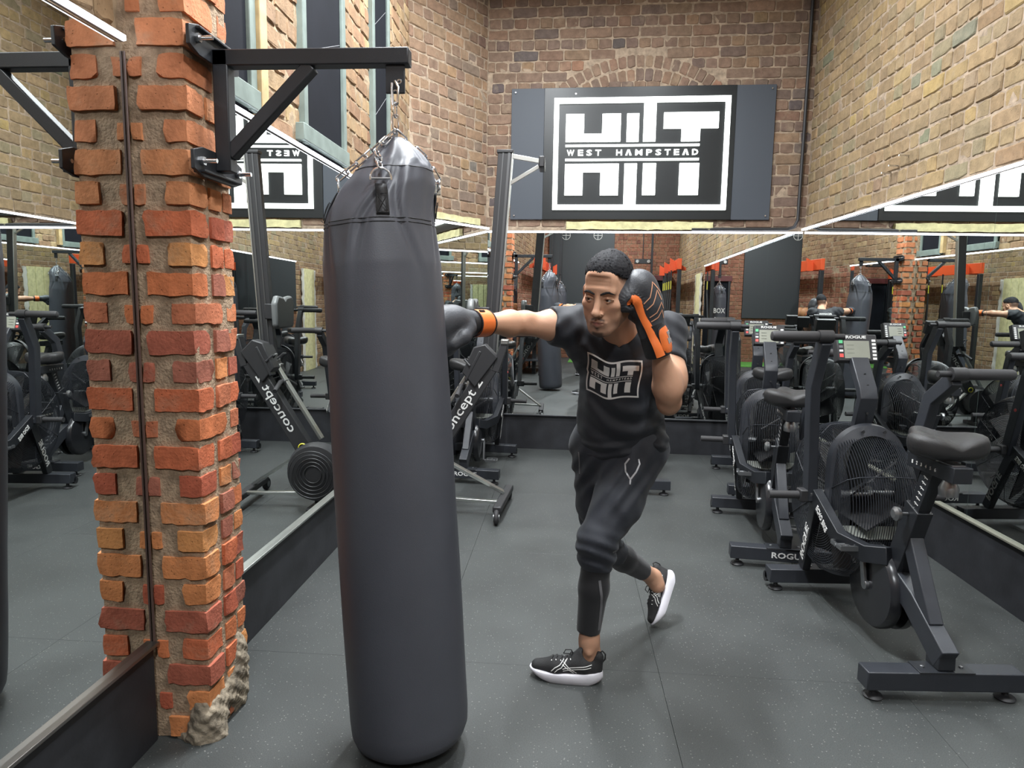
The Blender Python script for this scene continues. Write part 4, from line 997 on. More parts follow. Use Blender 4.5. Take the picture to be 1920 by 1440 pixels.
# ------------------------------------------------------------------ rowing machine stood on end
def make_rower():
    t = thing('rowing_machine', 'black rowing machine stood upright behind the punch bag, rail pointing up', 'rowing machine', (-0.80, 4.60, 0))
    o = V((-0.80, 4.60, 0)); L = lambda x, y, z: V((x, y, z))-o
    # flywheel housing
    fw_ = MB(); fw_.lathe([(0.19, 0), (0.205, 0.01), (0.21, 0.05), (0.19, 0.10), (0.10, .12), (0.03, .12)], 36, plc(L(-0.99, 4.56, 0.30), (1, 0, 0), (0, 0, 1))); fw_.build('flywheel_housing', BLACKM, t, smooth=True)
    fm = MB()
    for k in range(5): fm.ring(L(-0.99, 4.435-0.003*k, 0.30), (0, 1, 0), 0.06+0.026*k, 0.003, 36, 4)
    stuff(fm.build('flywheel_grille', BLACKM, t))
    MB().cyl(L(-0.99, 4.54, 0.30), L(-0.99, 4.70, 0.30), 0.16, 30).build('damper', BLACKM, t, smooth=True)
    # chassis: long black box from the flywheel up to the joint, with lettering
    ch = MB().sweep([L(-0.93, 4.60, 0.36), L(-0.50, 4.61, 1.055)], 0.075, 0.115, (0, 1, 0)).build('chassis', BLACKM, t, bevel=0.006)
    d = (L(-0.50, 4.61, 1.055)-L(-0.93, 4.60, 0.36)).normalized(); up = V((-d.z, 0, d.x))
    lettering(ch, 'concept 2', 0.46, 0.085, plc(L(-0.680, 4.566, 0.765), d, up), WHITEP, 0.008)
    lettering(ch, 'concept 2', 0.46, 0.085, plc(L(-0.680, 4.646, 0.765), -d, up), WHITEP, 0.008)
    MB().ring(L(-0.872, 4.564, 0.455), (0, 1, 0), 0.028, 0.006, 20, 4).build('emblem', YELLOWP, ch)
    MB().ring(L(-0.872, 4.646, 0.455), (0, 1, 0), 0.028, 0.006, 20, 4).build('emblem', YELLOWP, ch)
    MB().prism([(-0.06, 0.0), (0.20, -0.02), (0.23, 0.10), (0.17, 0.155), (-0.02, 0.13)], 0.11, plc(L(-0.565, 4.665, 0.96), d, up) @ Matrix.Identity(4)).build('front_cover', BLACKM, t, bevel=0.008)
    MB().sweep([L(-0.46, 4.61, 1.02), L(-0.40, 4.62, 1.22)], 0.08, 0.05, (0, 1, 0)).build('joint_bracket', BLACKM, t, bevel=0.004)
    MB().box(L(-0.40, 4.62, 1.225), (0.05, 0.10, 0.03)).build('latch', ALU, t, bevel=0.004)
    # silver rail beside the chassis with foot stretchers
    MB().sweep([L(-0.97, 4.68, 0.50), L(-0.62, 4.69, 1.06)], 0.055, 0.022, (0, 1, 0)).build('shock_cord_rail', ALU, t, bevel=0.003)
    for dy in (-0.09, 0.09):
        fp = MB().sweep([L(-0.66, 4.68+dy, 0.96), L(-0.56, 4.68+dy, 1.16)], 0.075, 0.02, (0, 1, 0)).build('footrest', BLACKM, t, bevel=0.005)
        for k in range(3): MB().box(L(-0.645+0.02*k, 4.68+dy, 1.02+0.035*k), (0.012, 0.05, 0.012)).build('footrest_slot', WHITEP, fp)
        MB().tube([L(-0.63, 4.64+dy, 1.06), L(-0.67, 4.66+dy, 1.10), L(-0.67, 4.70+dy, 1.10), L(-0.63, 4.72+dy, 1.06)], 0.008, 6).build('foot_strap', GLOVEBLK, fp, smooth=True)
    hd = MB(); hd.tube([L(-0.71, 4.50, 0.86), L(-0.70, 4.62, 0.91), L(-0.70, 4.74, 0.91), L(-0.71, 4.86, 0.86)], 0.016, 10); hd.build('handle', RUBBER, t, smooth=True)
    MB().box(L(-0.70, 4.68, 0.90), (0.05, 0.06, 0.04)).build('handle_yoke', BLACKM, t, bevel=0.006)
    # monorail
    R0, R1 = L(-0.535, 4.84, 1.02), L(-0.435, 4.86, 2.515)
    mr = MB().sweep([R0, R1], 0.052, 0.098, (0, 1, 0)).build('monorail', BLACKM, t, bevel=0.004)
    s_ = V((0.052, 0, 0)); MB().sweep([R0+s_, R1+s_], 0.056, 0.010, (0, 1, 0)).build('rail_cap', ALU, mr, bevel=0.002)
    MB().sweep([R0+V((0.030, -.028, 0)), R1+V((.030, -.028, 0))], 0.006, 0.016, (0, 1, 0)).build('rail_side', M('dark anodised', (.14, .145, .15), .35, .8), mr)
    MB().sweep([R0+V((-0.012, -.028, 0)), R1+V((-.012, -.028, 0))], 0.006, 0.008, (0, 1, 0)).build('rail_side', M('dark anodised', (.14, .145, .15), .35, .8), mr)
    MB().box((R0+R1)/2+(R1-R0)*0.5+V((0, 0, 0.012)), (0.115, 0.065, 0.022)).build('end_cap', BLACKM, mr, bevel=0.004)
    # seat clamped low on the rail
    sd = MB().prism([(-0.15, -0.10), (-0.12, -0.12), (0.12, -0.12), (0.15, -0.10), (0.16, 0.06), (0.12, 0.115), (0.03, 0.105), (0, 0.085), (-0.03, 0.105), (-0.12, 0.115), (-0.16, 0.06)], 0.045, plc(L(-0.625, 4.82, 1.40), (0, 1, 0), (0, 0, 1)) @ Matrix.Rotation(math.pi, 4, 'Y')); sd.build('seat', M('grey seat pad', (0.16, 0.17, 0.17), 0.38, 0, 0.1, 200), t, bevel=0.014)
    MB().box(L(-0.575, 4.83, 1.40), (0.10, 0.10, 0.11)).build('seat_carriage', BLACKM, t, bevel=0.006)
    # rear leg, now sticking out at the top
    rl = MB(); e = L(-0.19, 4.84, 2.44); rl.sweep([L(-0.42, 4.85, 2.50), e+V((0, 0, 0.02))], 0.018, 0.030, (0, 1, 0)); rl.sweep([L(-0.42, 4.85, 2.30), e+V((-.01, 0, -0.015))], 0.018, 0.026, (0, 1, 0)); rl.build('rear_leg', ALU, t, bevel=0.002)
    MB().box(e+V((0.012, 0, 0)), (0.04, 0.20, 0.075)).build('rear_foot', BLACKM, t, bevel=0.008)
    # front legs reaching out to the wheeled foot
    A, B = L(-0.425, 4.44, 0.095), L(-0.385, 5.02, 0.095)
    ft = MB().bar(A, B, 0.045, 0.06, (0, 0, 1)).build('front_foot', BLACKM, t, bevel=0.008)
    for p in (A+V((0, -0.02, 0)), B+V((0, 0.02, 0))):
        w = MB(); w.ring(p+V((0, 0, -0.043)), (1, 0.06, 0), 0.034, 0.017, 24, 10); w.build('wheel', RUBBER, ft, smooth=True)
        MB().cyl(p+V((-0.02, 0, -0.043)), p+V((0.02, 0, -0.043)), 0.024, 14).build('wheel_hub', STEELD, ft, smooth=True)
    MB().sweep([L(-0.86, 4.60, 0.42), L(-0.41, 4.78, 0.125)], 0.05, 0.022, (0, 1, 0)).build('front_leg', ALU, t, bevel=0.003)
    MB().sweep([L(-0.95, 4.62, 0.12), L(-0.42, 4.60, 0.105)], 0.04, 0.022, (0, 1, 0)).build('front_leg', ALU, t, bevel=0.003)
    MB().sweep([L(-0.96, 4.63, 0.03), L(-0.96, 4.63, 0.35)], 0.05, 0.05, (0, 1, 0)).build('lower_strut', BLACKM, t, bevel=0.004)
    MB().box(L(-0.96, 4.62, 0.022), (0.08, 0.30, 0.044)).build('stand_bar', BLACKM, t, bevel=0.008)
    return t
make_rower()
# ------------------------------------------------------------------ people
A3 = lambda *p: np.array(p, float)
def head_frame(c, yaw, pitch, roll):
    """columns: person's left, face direction, up. yaw>0 turns the face to image left"""
    f = V((-math.sin(yaw)*math.cos(pitch), -math.cos(yaw)*math.cos(pitch), -math.sin(pitch))); l = f.cross(V((0, 0, 1))); l = -l.normalized()
    u = f.cross(l); u = -u if u.z < 0 else u
    l2 = l*math.cos(roll)-u*math.sin(roll); u2 = u*math.cos(roll)+l*math.sin(roll)
    m = Matrix((l2, f, u2)).transposed().to_4x4(); m.translation = V(c); return m
SKIN_C = np.array(lin((206, 160, 132)))
def build_head(parent, HM, s=1.06, neck_to=None, tone=SKIN_C, beard=True, hair_c=(0.012, 0.012, 0.015), body_name='body', extra=None):
    """face, ears, neck in one surface; hair, eyes, brows and beard are children"""
    Rm = np.array(HM.to_3x3()); T = np.array(HM.translation)
    def g(x, y, z): return T+Rm@(s*A3(x, y, z))
    def el(c, r, R=None): return p_ell(g(*c), np.array(r)*s, Rm if R is None else Rm@R)
    def cp(a, b, ra, rb=None): return p_caps(g(*a), g(*b), ra*s, (ra if rb is None else rb)*s)
    lo, hi = T-0.20*s, T+0.20*s
    if neck_to is not None: lo = np.minimum(lo, np.array(neck_to)-0.12); hi = np.maximum(hi, np.array(neck_to)+0.12)
    F = Field(lo, hi, 0.0027)
    F.add(el((0, -.018, .045), (.074, .096, .093)), .01)
    F.add(el((0, .022, -.010), (.064, .074, .098)), .03)
    F.add(el((0, .050, -.080), (.040, .040, .034)), .03)
    for q in (-1, 1):
        F.add(cp((q*.056, -.002, -.052), (q*.022, .070, -.098), .018, .017), .028)
        F.add(el((q*.045, .062, -.012), (.020, .018, .016)), .022)
        F.add(el((q*.040, .052, -.045), (.022, .020, .026)), .02)
    F.add(cp((-.040, .078, .036), (.040, .078, .036), .011), .022)
    F.add(el((0, .066, .075), (.050, .024, .036)), .03)
    for q in (-1, 1): F.sub(el((q*.032, .100, .014), (.019, .019, .0115)), .012)
    F.add(cp((0, .086, .026), (0, .110, -.022), .0085, .0110), .012)
    F.add(el((0, .114, -.030), (.0125, .012, .0105)), .010)
    for q in (-1, 1):
        F.add(el((q*.0135, .101, -.034), (.0085, .011, .0080)), .006)
        F.sub(el((q*.0070, .108, -.0425), (.0036, .005, .0032)), .003)
    for q in (-1, 1):                                                        # eye balls' bulge and lids
        F.add(el((q*.032, .077, .012), (.0135, .0125, .0125)), .003)
        F.sub(el((q*.032, .0925, .0115), (.0125, .008, .0048)), .0025)
        F.add(cp((q*.017, .0855, .013), (q*.032, .0925, .0195), .0030, .0036), .003); F.add(cp((q*.032, .0925, .0195), (q*.048, .080, .0125), .0036, .0030), .003)
        F.add(cp((q*.018, .0845, .008), (q*.032, .0895, .0040), .0026, .0028), .003); F.add(cp((q*.032, .0895, .0040), (q*.047, .079, .009), .0028, .0024), .003)
    F.add(el((0, .080, -.066), (.028, .018, .020)), .018)                     # muzzle, lips
    for q in (-1, 1):
        F.add(cp((q*.0235, .0880, -.0655), (q*.006, .1000, -.0600), .0040, .0056), .005)
        F.add(cp((q*.0235, .0880, -.0660), (0, .0985, -.0735), .0040, .0066), .005)
    F.sub(cp((-.022, .097, -.0662), (.022, .097, -.0662), .0016), .003); F.sub(cp((-.012, .1055, -.0662), (.012, .1055, -.0662), .0022), .003)
    F.sub(cp((0, .108, -.049), (0, .106, -.056), .0022), .004)
    F.add(el((0, .082, -.103), (.020, .016, .015)), .016)
    for q in (-1, 1):                                                        # ears
        Re = np.array(Matrix.Rotation(q*-0.35, 3, 'Z')@Matrix.Rotation(-0.2, 3, 'X'))
        F.add(el((q*.077, -.008, .003), (.0075, .020, .032), Re), .006); F.sub(el((q*.085, -.004, .006), (.006, .011, .019), Re), .005)
        F.add(el((q*.079, .004, -.004), (.004, .005, .008), Re), .004); F.add(el((q*.073, -.001, -.024), (.006, .008, .010), Re), .006)
    for z in (.060, .071, .082): F.sub(cp((-.034, .0925-(z-.058)*.22, z), (.034, .0925-(z-.058)*.22, z), .0040), .010)   # brow lines
    for q in (-1, 1): F.sub(cp((q*.017, .108, -.034), (q*.031, .090, -.058), .0014), .006)                                 # cheek folds
    if neck_to is not None:
        n1 = g(0, -.030, -.060); n2 = np.array(neck_to)
        F.add(p_caps(n1, n2, .058*s, .068*s), .03)
        for q in (-1, 1): F.add(p_caps(g(q*.055, -.02, -.04), n2+Rm@A3(q*.018, .055, -.01), .013, .013), .02)
        F.add(p_ell(n2+A3(0, .015, -.035), (.10, .060, .05)), .05)
    if extra: extra(F)
    v, f = F.mesh(); v = smooth_mesh(v, f, 1)
    loc = ((v-T)@Rm)/s; x, y, z = loc.T
    c = np.tile(tone, (len(v), 1))
    lips = np.clip(1.4-np.sqrt((x/.023)**2+((z+.0665)/.0115)**2)*1.25, 0, 1)*(y > .082); c = c*(1-lips[:, None]*.85)+lips[:, None]*.85*np.array(lin((136, 80, 76)))
    rosy = np.exp(-((np.abs(x)-.042)/.02)**2-((z+.02)/.025)**2)*(y > .03)*.18; c = c*(1-rosy[:, None])+rosy[:, None]*np.array(lin((190, 120, 98)))
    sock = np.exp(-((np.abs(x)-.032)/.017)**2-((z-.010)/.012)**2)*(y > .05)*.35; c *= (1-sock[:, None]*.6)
    if beard:
        jaw = np.clip((-.048-z)/.02, 0, 1)*np.clip((y-.0)/.03, 0, 1)*(z > -.135)*(1-lips)
        side = np.exp(-((np.abs(x)-.062)/.018)**2)*np.clip((.03-z)/.03, 0, 1)*(z > -.09)*(y > -.02)*(y < .05)
        k = np.clip(jaw*.42+side*.28, 0, .6); c = c*(1-k[:, None])+k[:, None]*np.array(lin((74, 62, 58)))
        mo = np.exp(-(np.maximum(0, np.abs(x)-.019)/.006)**2)*np.exp(-((z+.0535+.30*np.abs(x)-.004)/.0042)**2)*(y > .075)*(1-.5*np.exp(-(x/.003)**2))
        gt = np.exp(-(np.maximum(0, np.abs(x)-.014)/.007)**2)*np.clip((-.094-z)/.006, 0, 1)*(y > .04)*np.clip((z+.128)/.01, 0, 1)
        so_ = np.exp(-(x/.006)**2)*np.clip((-.078-z)/.004, 0, 1)*np.clip((z+.098)/.01, 0, 1)*(y > .07)*.8
        k = np.clip(np.maximum(np.maximum(mo, gt), so_)*.85*(1-lips), 0, .9); c = c*(1-k[:, None])+k[:, None]*np.array(lin((34, 28, 28)))
        hz = np.clip((z-.028)/.025, 0, 1)*np.clip((.052-y)/.03, 0, 1); hz = np.maximum(hz, np.clip((z+.055)/.05, 0, 1)*np.clip((-.03-y)/.03, 0, 1))*.75
        c = c*(1-hz[:, None])+hz[:, None]*np.array(lin((88, 78, 74)))
    me = mesh(body_name, v, f.tolist(), SKIN, True); setcol(me, np.clip(c, 0, 1)); head = link(body_name, me, parent)
    # hair: curly cap above the hairline
    H = Field(T-0.19*s, T+0.19*s, 0.0042)
    H.add(el((0, -.018, .052), (.078, .099, .098)), .01); H.add(el((0, .030, .092), (.058, .052, .046)), .03)
    def cut(P):
        q = ((P-T)@Rm)/s; X, Y, Z = q[..., 0], q[..., 1], q[..., 2]
        line = np.where(Y > .0, .087+.10*np.clip(np.abs(X)-.045, 0, 1)*0, .075)-np.clip((-.02-Y), 0, .1)*.55
        line = line-np.clip(np.abs(X)-.052, 0, .05)*1.1
        d1 = line-Z+.005*np.sin(X*140)*.4
        d2 = Y-.072-.02*np.clip(1-np.abs(X)/.06, 0, 1)
        return np.maximum(d1, d2)*s
    idx = np.nonzero(np.abs(H.F) < .05); P = H.lo+H.h*np.stack(idx, -1); H.F[idx] = np.maximum(H.F[idx]+.0042*(np.sin(P[:, 0]*470+2*np.sin(P[:, 2]*90))*np.sin(P[:, 1]*440+1)*np.sin(P[:, 2]*460+2)), cut(P))
    idx = np.nonzero(H.F <= -.05); P = H.lo+H.h*np.stack(idx, -1); H.F[idx] = np.maximum(H.F[idx], cut(P))
    field_obj(H, 'hair', HAIRM, parent, 1, lambda v_: np.tile(np.array(hair_c), (len(v_), 1)))
    B = bvh_of(head)
    for q in (-1, 1):
        e = MB(); M4 = HM.copy(); c0 = g(q*.032, .0785, .0118)
        vs_, fs = [], []; n = 16
        for i in range(9):
            for k in range(n):
                a, b = math.pi*i/8, 2*math.pi*k/n; vs_.append(V(c0)+V(Rm@A3(math.sin(a)*math.cos(b), math.cos(a), math.sin(a)*math.sin(b)))*.0118*s)
        for i in range(8):
            for k in range(n): fs.append((i*n+k, (i+1)*n+k, (i+1)*n+(k+1) % n, i*n+(k+1) % n))
        eye = link('eye', mesh('eye', vs_, fs, EYEW, True), parent)
        gz = V(Rm@A3(-.22 if True else 0, 1, .02)).normalized(); ir = MB(); ir.lathe([(.0056*s, 0), (.0045*s, .0011), (.001, .0016)], 14, plc(V(c0)+gz*.0107*s, frame(gz).col[0], frame(gz).col[1])); ir.build('iris', IRIS, eye, smooth=True)
    def hairs(name, pts, r, dense=1):
        m = MB(); path = []
        for p in pts:
            o = V(g(p[0], .17, p[1])); d = -V(Rm@A3(0, 1, 0)); h = B.ray_cast(o, d, .2); path.append((h[0] if h[0] is not None else V(g(p[0], .09, p[1]))) - d*(-.0))
        rr = [r*s*k for k in (p[2] for p in pts)]
        m.tube(path, rr, 7); return m.build(name, M('hair dark', (.012, .010, .010), 0.8, 0, 0.9, 900), parent, smooth=True)
    for q in (-1, 1): hairs('eyebrow', [(q*.010, .0300, .7), (q*.018, .0335, 1), (q*.028, .0375, 1.1), (q*.038, .0385, .95), (q*.047, .034, .65), (q*.052, .029, .3)], .0038)
    if beard:
        pass
    return head

def glove(parent, M4, guard):
    """boxing glove: z runs from the wrist to the fist, -y palm, +x thumb; mitt with parts"""
    F = Field((-.12, -.13, -.03), (.12, .11, .24), 0.0042)
    F.add(p_ell((0, .012, .105), (.058, .046, .074)), .02); F.add(p_ell((0, -.006, .150), (.056, .052, .048)), .03)
    F.add(p_ell((0, -.056, .122), (.054, .048, .052)), .024)
    F.add(p_caps((0, 0, .0), (0, .004, .07), .043, .046), .03)
    F.sub(p_ell((0, -.085, .058), (.075, .040, .026)), .016)
    F.sub(p_caps((-.07, -.060, .108), (-.045, -.058, .108), .012), .010)
    F.add(p_caps((.040, -.010, .045), (.054, -.036, .085), .024, .024), .014); F.add(p_caps((.054, -.036, .085), (.046, -.056, .118), .024, .022), .008)
    def pucker(P):
        r = np.hypot(P[:, 1]+.058, P[:, 2]-.110); a = np.arctan2(P[:, 2]-.110, P[:, 1]+.058)
        return .0018*np.sin(a*22)*np.exp(-((r-.030)/.016)**2)*(P[:, 0] < 0)
    F.warp(pucker)
    v, f = F.mesh(); v = smooth_mesh(v, f, 2); v0 = v
    vw = [M4 @ V(p) for p in v]
    gl = link('glove', mesh('glove', vw, f.tolist(), GLOVE, True), parent)
    LB = BVHTree.FromPolygons([V(p) for p in v], [tuple(q) for q in f.tolist()])
    def put(nm, vs_, fs, mat):
        return link(nm, mesh(nm, [M4 @ V(p) for p in vs_], fs, mat, True), gl)
    cf = MB(); cf.lathe([(.036, -.082), (.043, -.084), (.0465, -.078), (.046, -.03), (.045, .0), (.047, .02)], 32, M4 @ Matrix.Diagonal((1, .88, 1, 1))); cf.build('cuff', GLOVEBLK, gl, smooth=True)
    st = MB(); st.lathe([(.0470, -.070), (.0500, -.068), (.0505, -.040), (.0500, -.012), (.0470, -.010)], 36, M4 @ Matrix.Diagonal((1, .89, 1, 1)))
    if not guard:
        o = st.build('wrist_strap', ORANGE, gl, smooth=True)
        for zz in (-.072, -.008): MB().ring((0, 0, 0), (0, 0, 1), .0495, .0022, 36, 5).build('strap_binding', GLOVEBLK, o).matrix_basis = M4 @ Matrix.Translation((0, 0, zz)) @ Matrix.Diagonal((1, .89, 1, 1))
        # strap marks
        mk = MB(); 
        for (a, b) in ((-.5, -.028), (-.42, -.030), (-.34, -.032)):
            c = V((.0508*math.sin(a)*-1, .0508*.89*math.cos(a), b)); mk.box(c, (.004, .004, .022))
        q = mk.build('strap_mark', GLOVEBLK, o); q.matrix_basis = M4
    else:
        # padded pouch with emblem on the little-finger side, orange palm stripe
        side = plc((-.2, 0, 0), (0, -1, 0), (0, 0, 1))      # looking along +x at the outer edge; x=-y(palm side left), y=z
        ang = lambda t: -math.pi/2+t
        def cyl_patch(nm, a0, a1, z0_, z1_, r_, mat, rnd=True, par=gl):
            n, m = 14, 8; vs_, fs = [], []
            for j in range(m+1):
                for i in range(n+1):
                    u, w_ = i/n*2-1, j/m*2-1
                    if rnd:
                        k = (1-.18*w_**4); kk = (1-.12*u**4); uu, ww = u*k, w_*kk
                    else: uu, ww = u, w_
                    a = (a0+a1)/2+(a1-a0)/2*uu; z = (z0_+z1_)/2+(z1_-z0_)/2*ww; b = 1-.09*(max(abs(u), abs(w_))**4)
                    vs_.append((r_*b*math.cos(a), r_*b*.89*math.sin(a), z))
            for j in range(m):
                for i in range(n): fs.append((j*(n+1)+i, j*(n+1)+i+1, (j+1)*(n+1)+i+1, (j+1)*(n+1)+i))
            o = link(nm, mesh(nm, [M4 @ V(p) for p in vs_], fs, mat, True), par); return o
        pa, pb = math.pi-1.55, math.pi+0.05
        cyl_patch('strap_trim', pa-.06, pb+.06, -.082, .012, .0520, GLOVEBLK)
        pt = cyl_patch('strap_patch', pa, pb, -.076, .006, .0545, ORANGE)
        am = (pa+pb)/2
        for k, (da, z_, w_, h_) in enumerate(((-.28, -.018, .010, .012), (.02, -.016, .014, .008), (.02, -.034, .008, .026), (-.28, -.046, .006, .016), (.20, -.040, .006, .018))):
            a = am+da; rr = .0550; c = V((rr*math.cos(a), rr*.89*math.sin(a), z_)); R_ = frame((math.cos(a), math.sin(a), 0), (0, 0, 1))
            b = MB().box((0, 0, 0), (h_, w_, .002), R_); o = b.build('emblem', M('grey print', (.33, .33, .34), .5, 0, .05, 200), pt); o.matrix_basis = M4 @ Matrix.Translation(c)
        def rib(nm, path, w_, mat, off=.0018, M_=side):
            vs_, fs = ribbon(path, w_, LB, M_, off); return put(nm, vs_, fs, mat)
        def band(nm, path, w_, thick, mat, it=8):
            pts = []
            for a_, b_ in zip(path[:-1], path[1:]):
                for q in range(6): pts.append((a_[0]+(b_[0]-a_[0])*q/6, a_[1]+(b_[1]-a_[1])*q/6))
            pts.append(path[-1]); P3 = []
            for p in pts:
                h = LB.ray_cast(V((-.25, -p[0], p[1])), V((1, 0, 0)), .5); x = h[0].x if h[0] is not None else -.047
                P3.append(np.array((min(x, -.036)-.002, -p[0], p[1])))
            P3 = np.array(P3)
            for _ in range(it): P3[1:-1] = .5*P3[1:-1]+.25*(P3[:-2]+P3[2:])
            vs_, fs = [], []
            for i_ in range(len(P3)):
                t_ = V(P3[min(i_+1, len(P3)-1)]-P3[max(i_-1, 0)]).normalized(); sd_ = t_.cross(V((1, 0, 0))).normalized(); ww = w_*(.55+.45*min(1, i_/10)) if nm == 'palm_stripe' else w_
                for u, o_ in ((-1, thick*.2), (-.6, -thick), (0, -thick*1.3), (.6, -thick), (1, thick*.2)): vs_.append(V(P3[i_])+sd_*(u*ww/2)+V((o_, 0, 0)))
            for i_ in range(len(P3)-1):
                for q in range(4): fs.append((i_*5+q, i_*5+q+1, i_*5+q+6, i_*5+q+5))
            return put(nm, vs_, fs, mat)
        # stripe: from the hook in the curl of the fist down the palm edge to the cuff
        band('palm_stripe', [(.066, .106), (.064, .117), (.054, .122), (.042, .114), (.036, .098), (.032, .075), (.026, .045), (.020, .015), (.016, -.03), (.014, -.078)], .030, .003, ORANGE)
        for path in ([(.022, .094), (.0, .108), (-.022, .150), (-.044, .110)], [(.018, .074), (-.004, .086), (-.030, .122), (-.038, .088)], [(.014, .048), (-.010, .056), (-.034, .082), (-.040, .060)], [(.012, .034), (-.012, .040), (-.032, .058), (-.036, .030)]):
            rib('piping', path, .0032, PEACH)
    return gl

def shoe(parent, ankle, heel, toe, up, flip=1, logo_side=1):
    """running shoe; local x toe direction, y lateral, z up, origin at the heel on the sole"""
    heel, toe, up = V(heel), V(toe), V(up); x = (toe-heel); Ln = x.length; x.normalize(); up = (up-x*up.dot(x)).normalized(); y = up.cross(x)
    M4 = Matrix((x, y, up)).transposed().to_4x4(); M4.translation = heel; k = Ln/0.30
    M4 = M4 @ Matrix.Scale(k, 4)
    def half(t):
        w_ = 0.037+0.011*math.sin(min(1, t/.68)*math.pi*.5)
        return w_*math.sqrt(max(0, 1-(max(0, t-.66)/.342)**2.3))*math.sqrt(max(0, 1-(max(0, .16-t)/.163)**2.2))+.001
    cen = lambda t: 0.010*math.sin(t*math.pi)*flip*0.6
    # midsole
    n, prof = 40, []
    out = [(0.30*t, cen(t)+s_*half(t)*1.06) for s_, ts in ((1, .5-.5*np.cos(np.linspace(0, np.pi, 25))), (-1, (.5-.5*np.cos(np.linspace(np.pi, 0, 25)))[1:-1])) for t in ts]
    lv = []
    for zf, sc_ in ((0, .90), (.25, .99), (.6, 1.02), (.9, 1.0), (1.0, .96)):
        r_ = []
        for (px, py) in out:
            t = px/.30; bot = 0.030*max(0, (t-.72)/.28)**1.8+0.016*max(0, (.16-t)/.16)**1.6; top = 0.043+0.010*max(0, (.3-t)/.3)-0.006*t+0.004*max(0, (t-.75)/.25)
            r_.append((.15+(px-.15)*(1+(sc_-1)*.6)-0.010*(1-zf)*max(0, (.1-t)/.1), py*sc_, bot+(top-bot)*zf))
        lv.append(r_)
    m = len(out); vs_ = [p for r_ in lv for p in r_]; fs = [(i*m+j, i*m+(j+1) % m, (i+1)*m+(j+1) % m, (i+1)*m+j) for i in range(4) for j in range(m)]; fs += [tuple(reversed(range(m))), tuple(4*m+j for j in range(m))]
    # upper
    F = Field((-.03, -.07, .02), (.32, .07, .16), .0042)
    F.add(p_caps((.045, cen(.15), .058), (.075, cen(.25), .066), .036, .040, ((0, 1, 0), .88)), .02)
    F.add(p_caps((.075, cen(.25), .066), (.19, cen(.63), .052), .040, .036, ((0, 1, 0), 1.08)), .02)
    F.add(p_caps((.19, cen(.63), .050), (.270, cen(.90), .044), .037, .024, ((0, 1, 0), 1.22)), .02)
    F.add(p_caps((.028, 0, .055), (.020, 0, .105), .030, .026, ((0, 1, 0), .85)), .02)
    F.add(p_caps((.105, 0, .085), (.085, 0, .118), .028, .022, ((0, 1, 0), 1.1)), .025)
    F.sub(p_caps((.058, 0, .108), (.050, 0, .17), .031, .040, ((0, 1, 0), .8)), .010)
    F.add(p_caps((.092, 0, .105), (.082, 0, .138), .018, .012, ((1, 0, 0), .5)), .01)
    F.sub(p_ell((.15, 0, .010), (.22, .12, .022)), .006)
    v, f = F.mesh(); v = smooth_mesh(v, f, 2)
    sh = link('shoe', mesh('shoe', [M4 @ V(p) for p in v], f.tolist(), KNIT, True), parent)
    so = link('sole', mesh('sole', [M4 @ V(p) for p in vs_], fs, SOLE, True, 60), sh)
    LB = BVHTree.FromPolygons([V(p) for p in v], [tuple(q) for q in f.tolist()])
    def put(nm, vv, ff, mat): return link(nm, mesh(nm, [M4 @ V(p) for p in vv], ff, mat, True), sh)
    for s_ in (1, -1):
        sd = plc((0, s_*.2, 0), (s_*-1, 0, 0), (0, 0, 1)); fx = lambda p: (p[0]*-s_, p[1])
        for path in ([(.205, .050), (.190, .066), (.170, .076), (.150, .100)], [(.190, .048), (.178, .060), (.164, .066), (.142, .096)], [(.100, .052), (.128, .066), (.155, .086), (.172, .098)], [(.112, .050), (.140, .066), (.160, .078)], [(.040, .086), (.090, .078), (.130, .070), (.158, .062)], [(.042, .076), (.090, .070), (.128, .062), (.156, .054)]):
            vv, ff = ribbon([fx(p) for p in path], .0030, LB, sd, .0018); put('side_stripe', vv, ff, WHITEP)
    top = plc((0, 0, .3), (1, 0, 0), (0, 1, 0))
    for i, xx in enumerate((.125, .145, .165, .185, .203)):
        vv, ff = ribbon([(xx+.008, -.024), (xx, 0), (xx+.006, .024)], .006, LB, top, .0035); put('lace', vv, ff, LACE)
        for s_ in (1, -1):
            vv, ff = ribbon([(xx+.004, s_*.0255), (xx+.002, s_*.031)], .003, LB, top, .0028); put('eyelet', vv, ff, WHITEP)
    o = MB(); o.tube([(.118, 0, .108), (.128, .012, .132), (.150, .020, .134), (.158, .018, .116), (.138, .010, .112), (.120, .002, .108)], .0023, 6)
    o.tube([(.118, 0, .108), (.130, -.022, .104), (.138, -.042, .080), (.130, -.052, .052), (.122, -.050, .046), (.124, -.048, .070), (.120, -.010, .106)], .0023, 6); o = o.build('bow', LACE, sh, smooth=True); o.matrix_basis = M4
    o = MB(); o.tube([(.002, 0, .082), (-.012, 0, .100), (-.012, 0, .122), (.000, 0, .134), (.010, 0, .126)], .0035, 6); o = o.build('heel_loop', KNIT, sh, smooth=True); o.matrix_basis = M4
    return sh
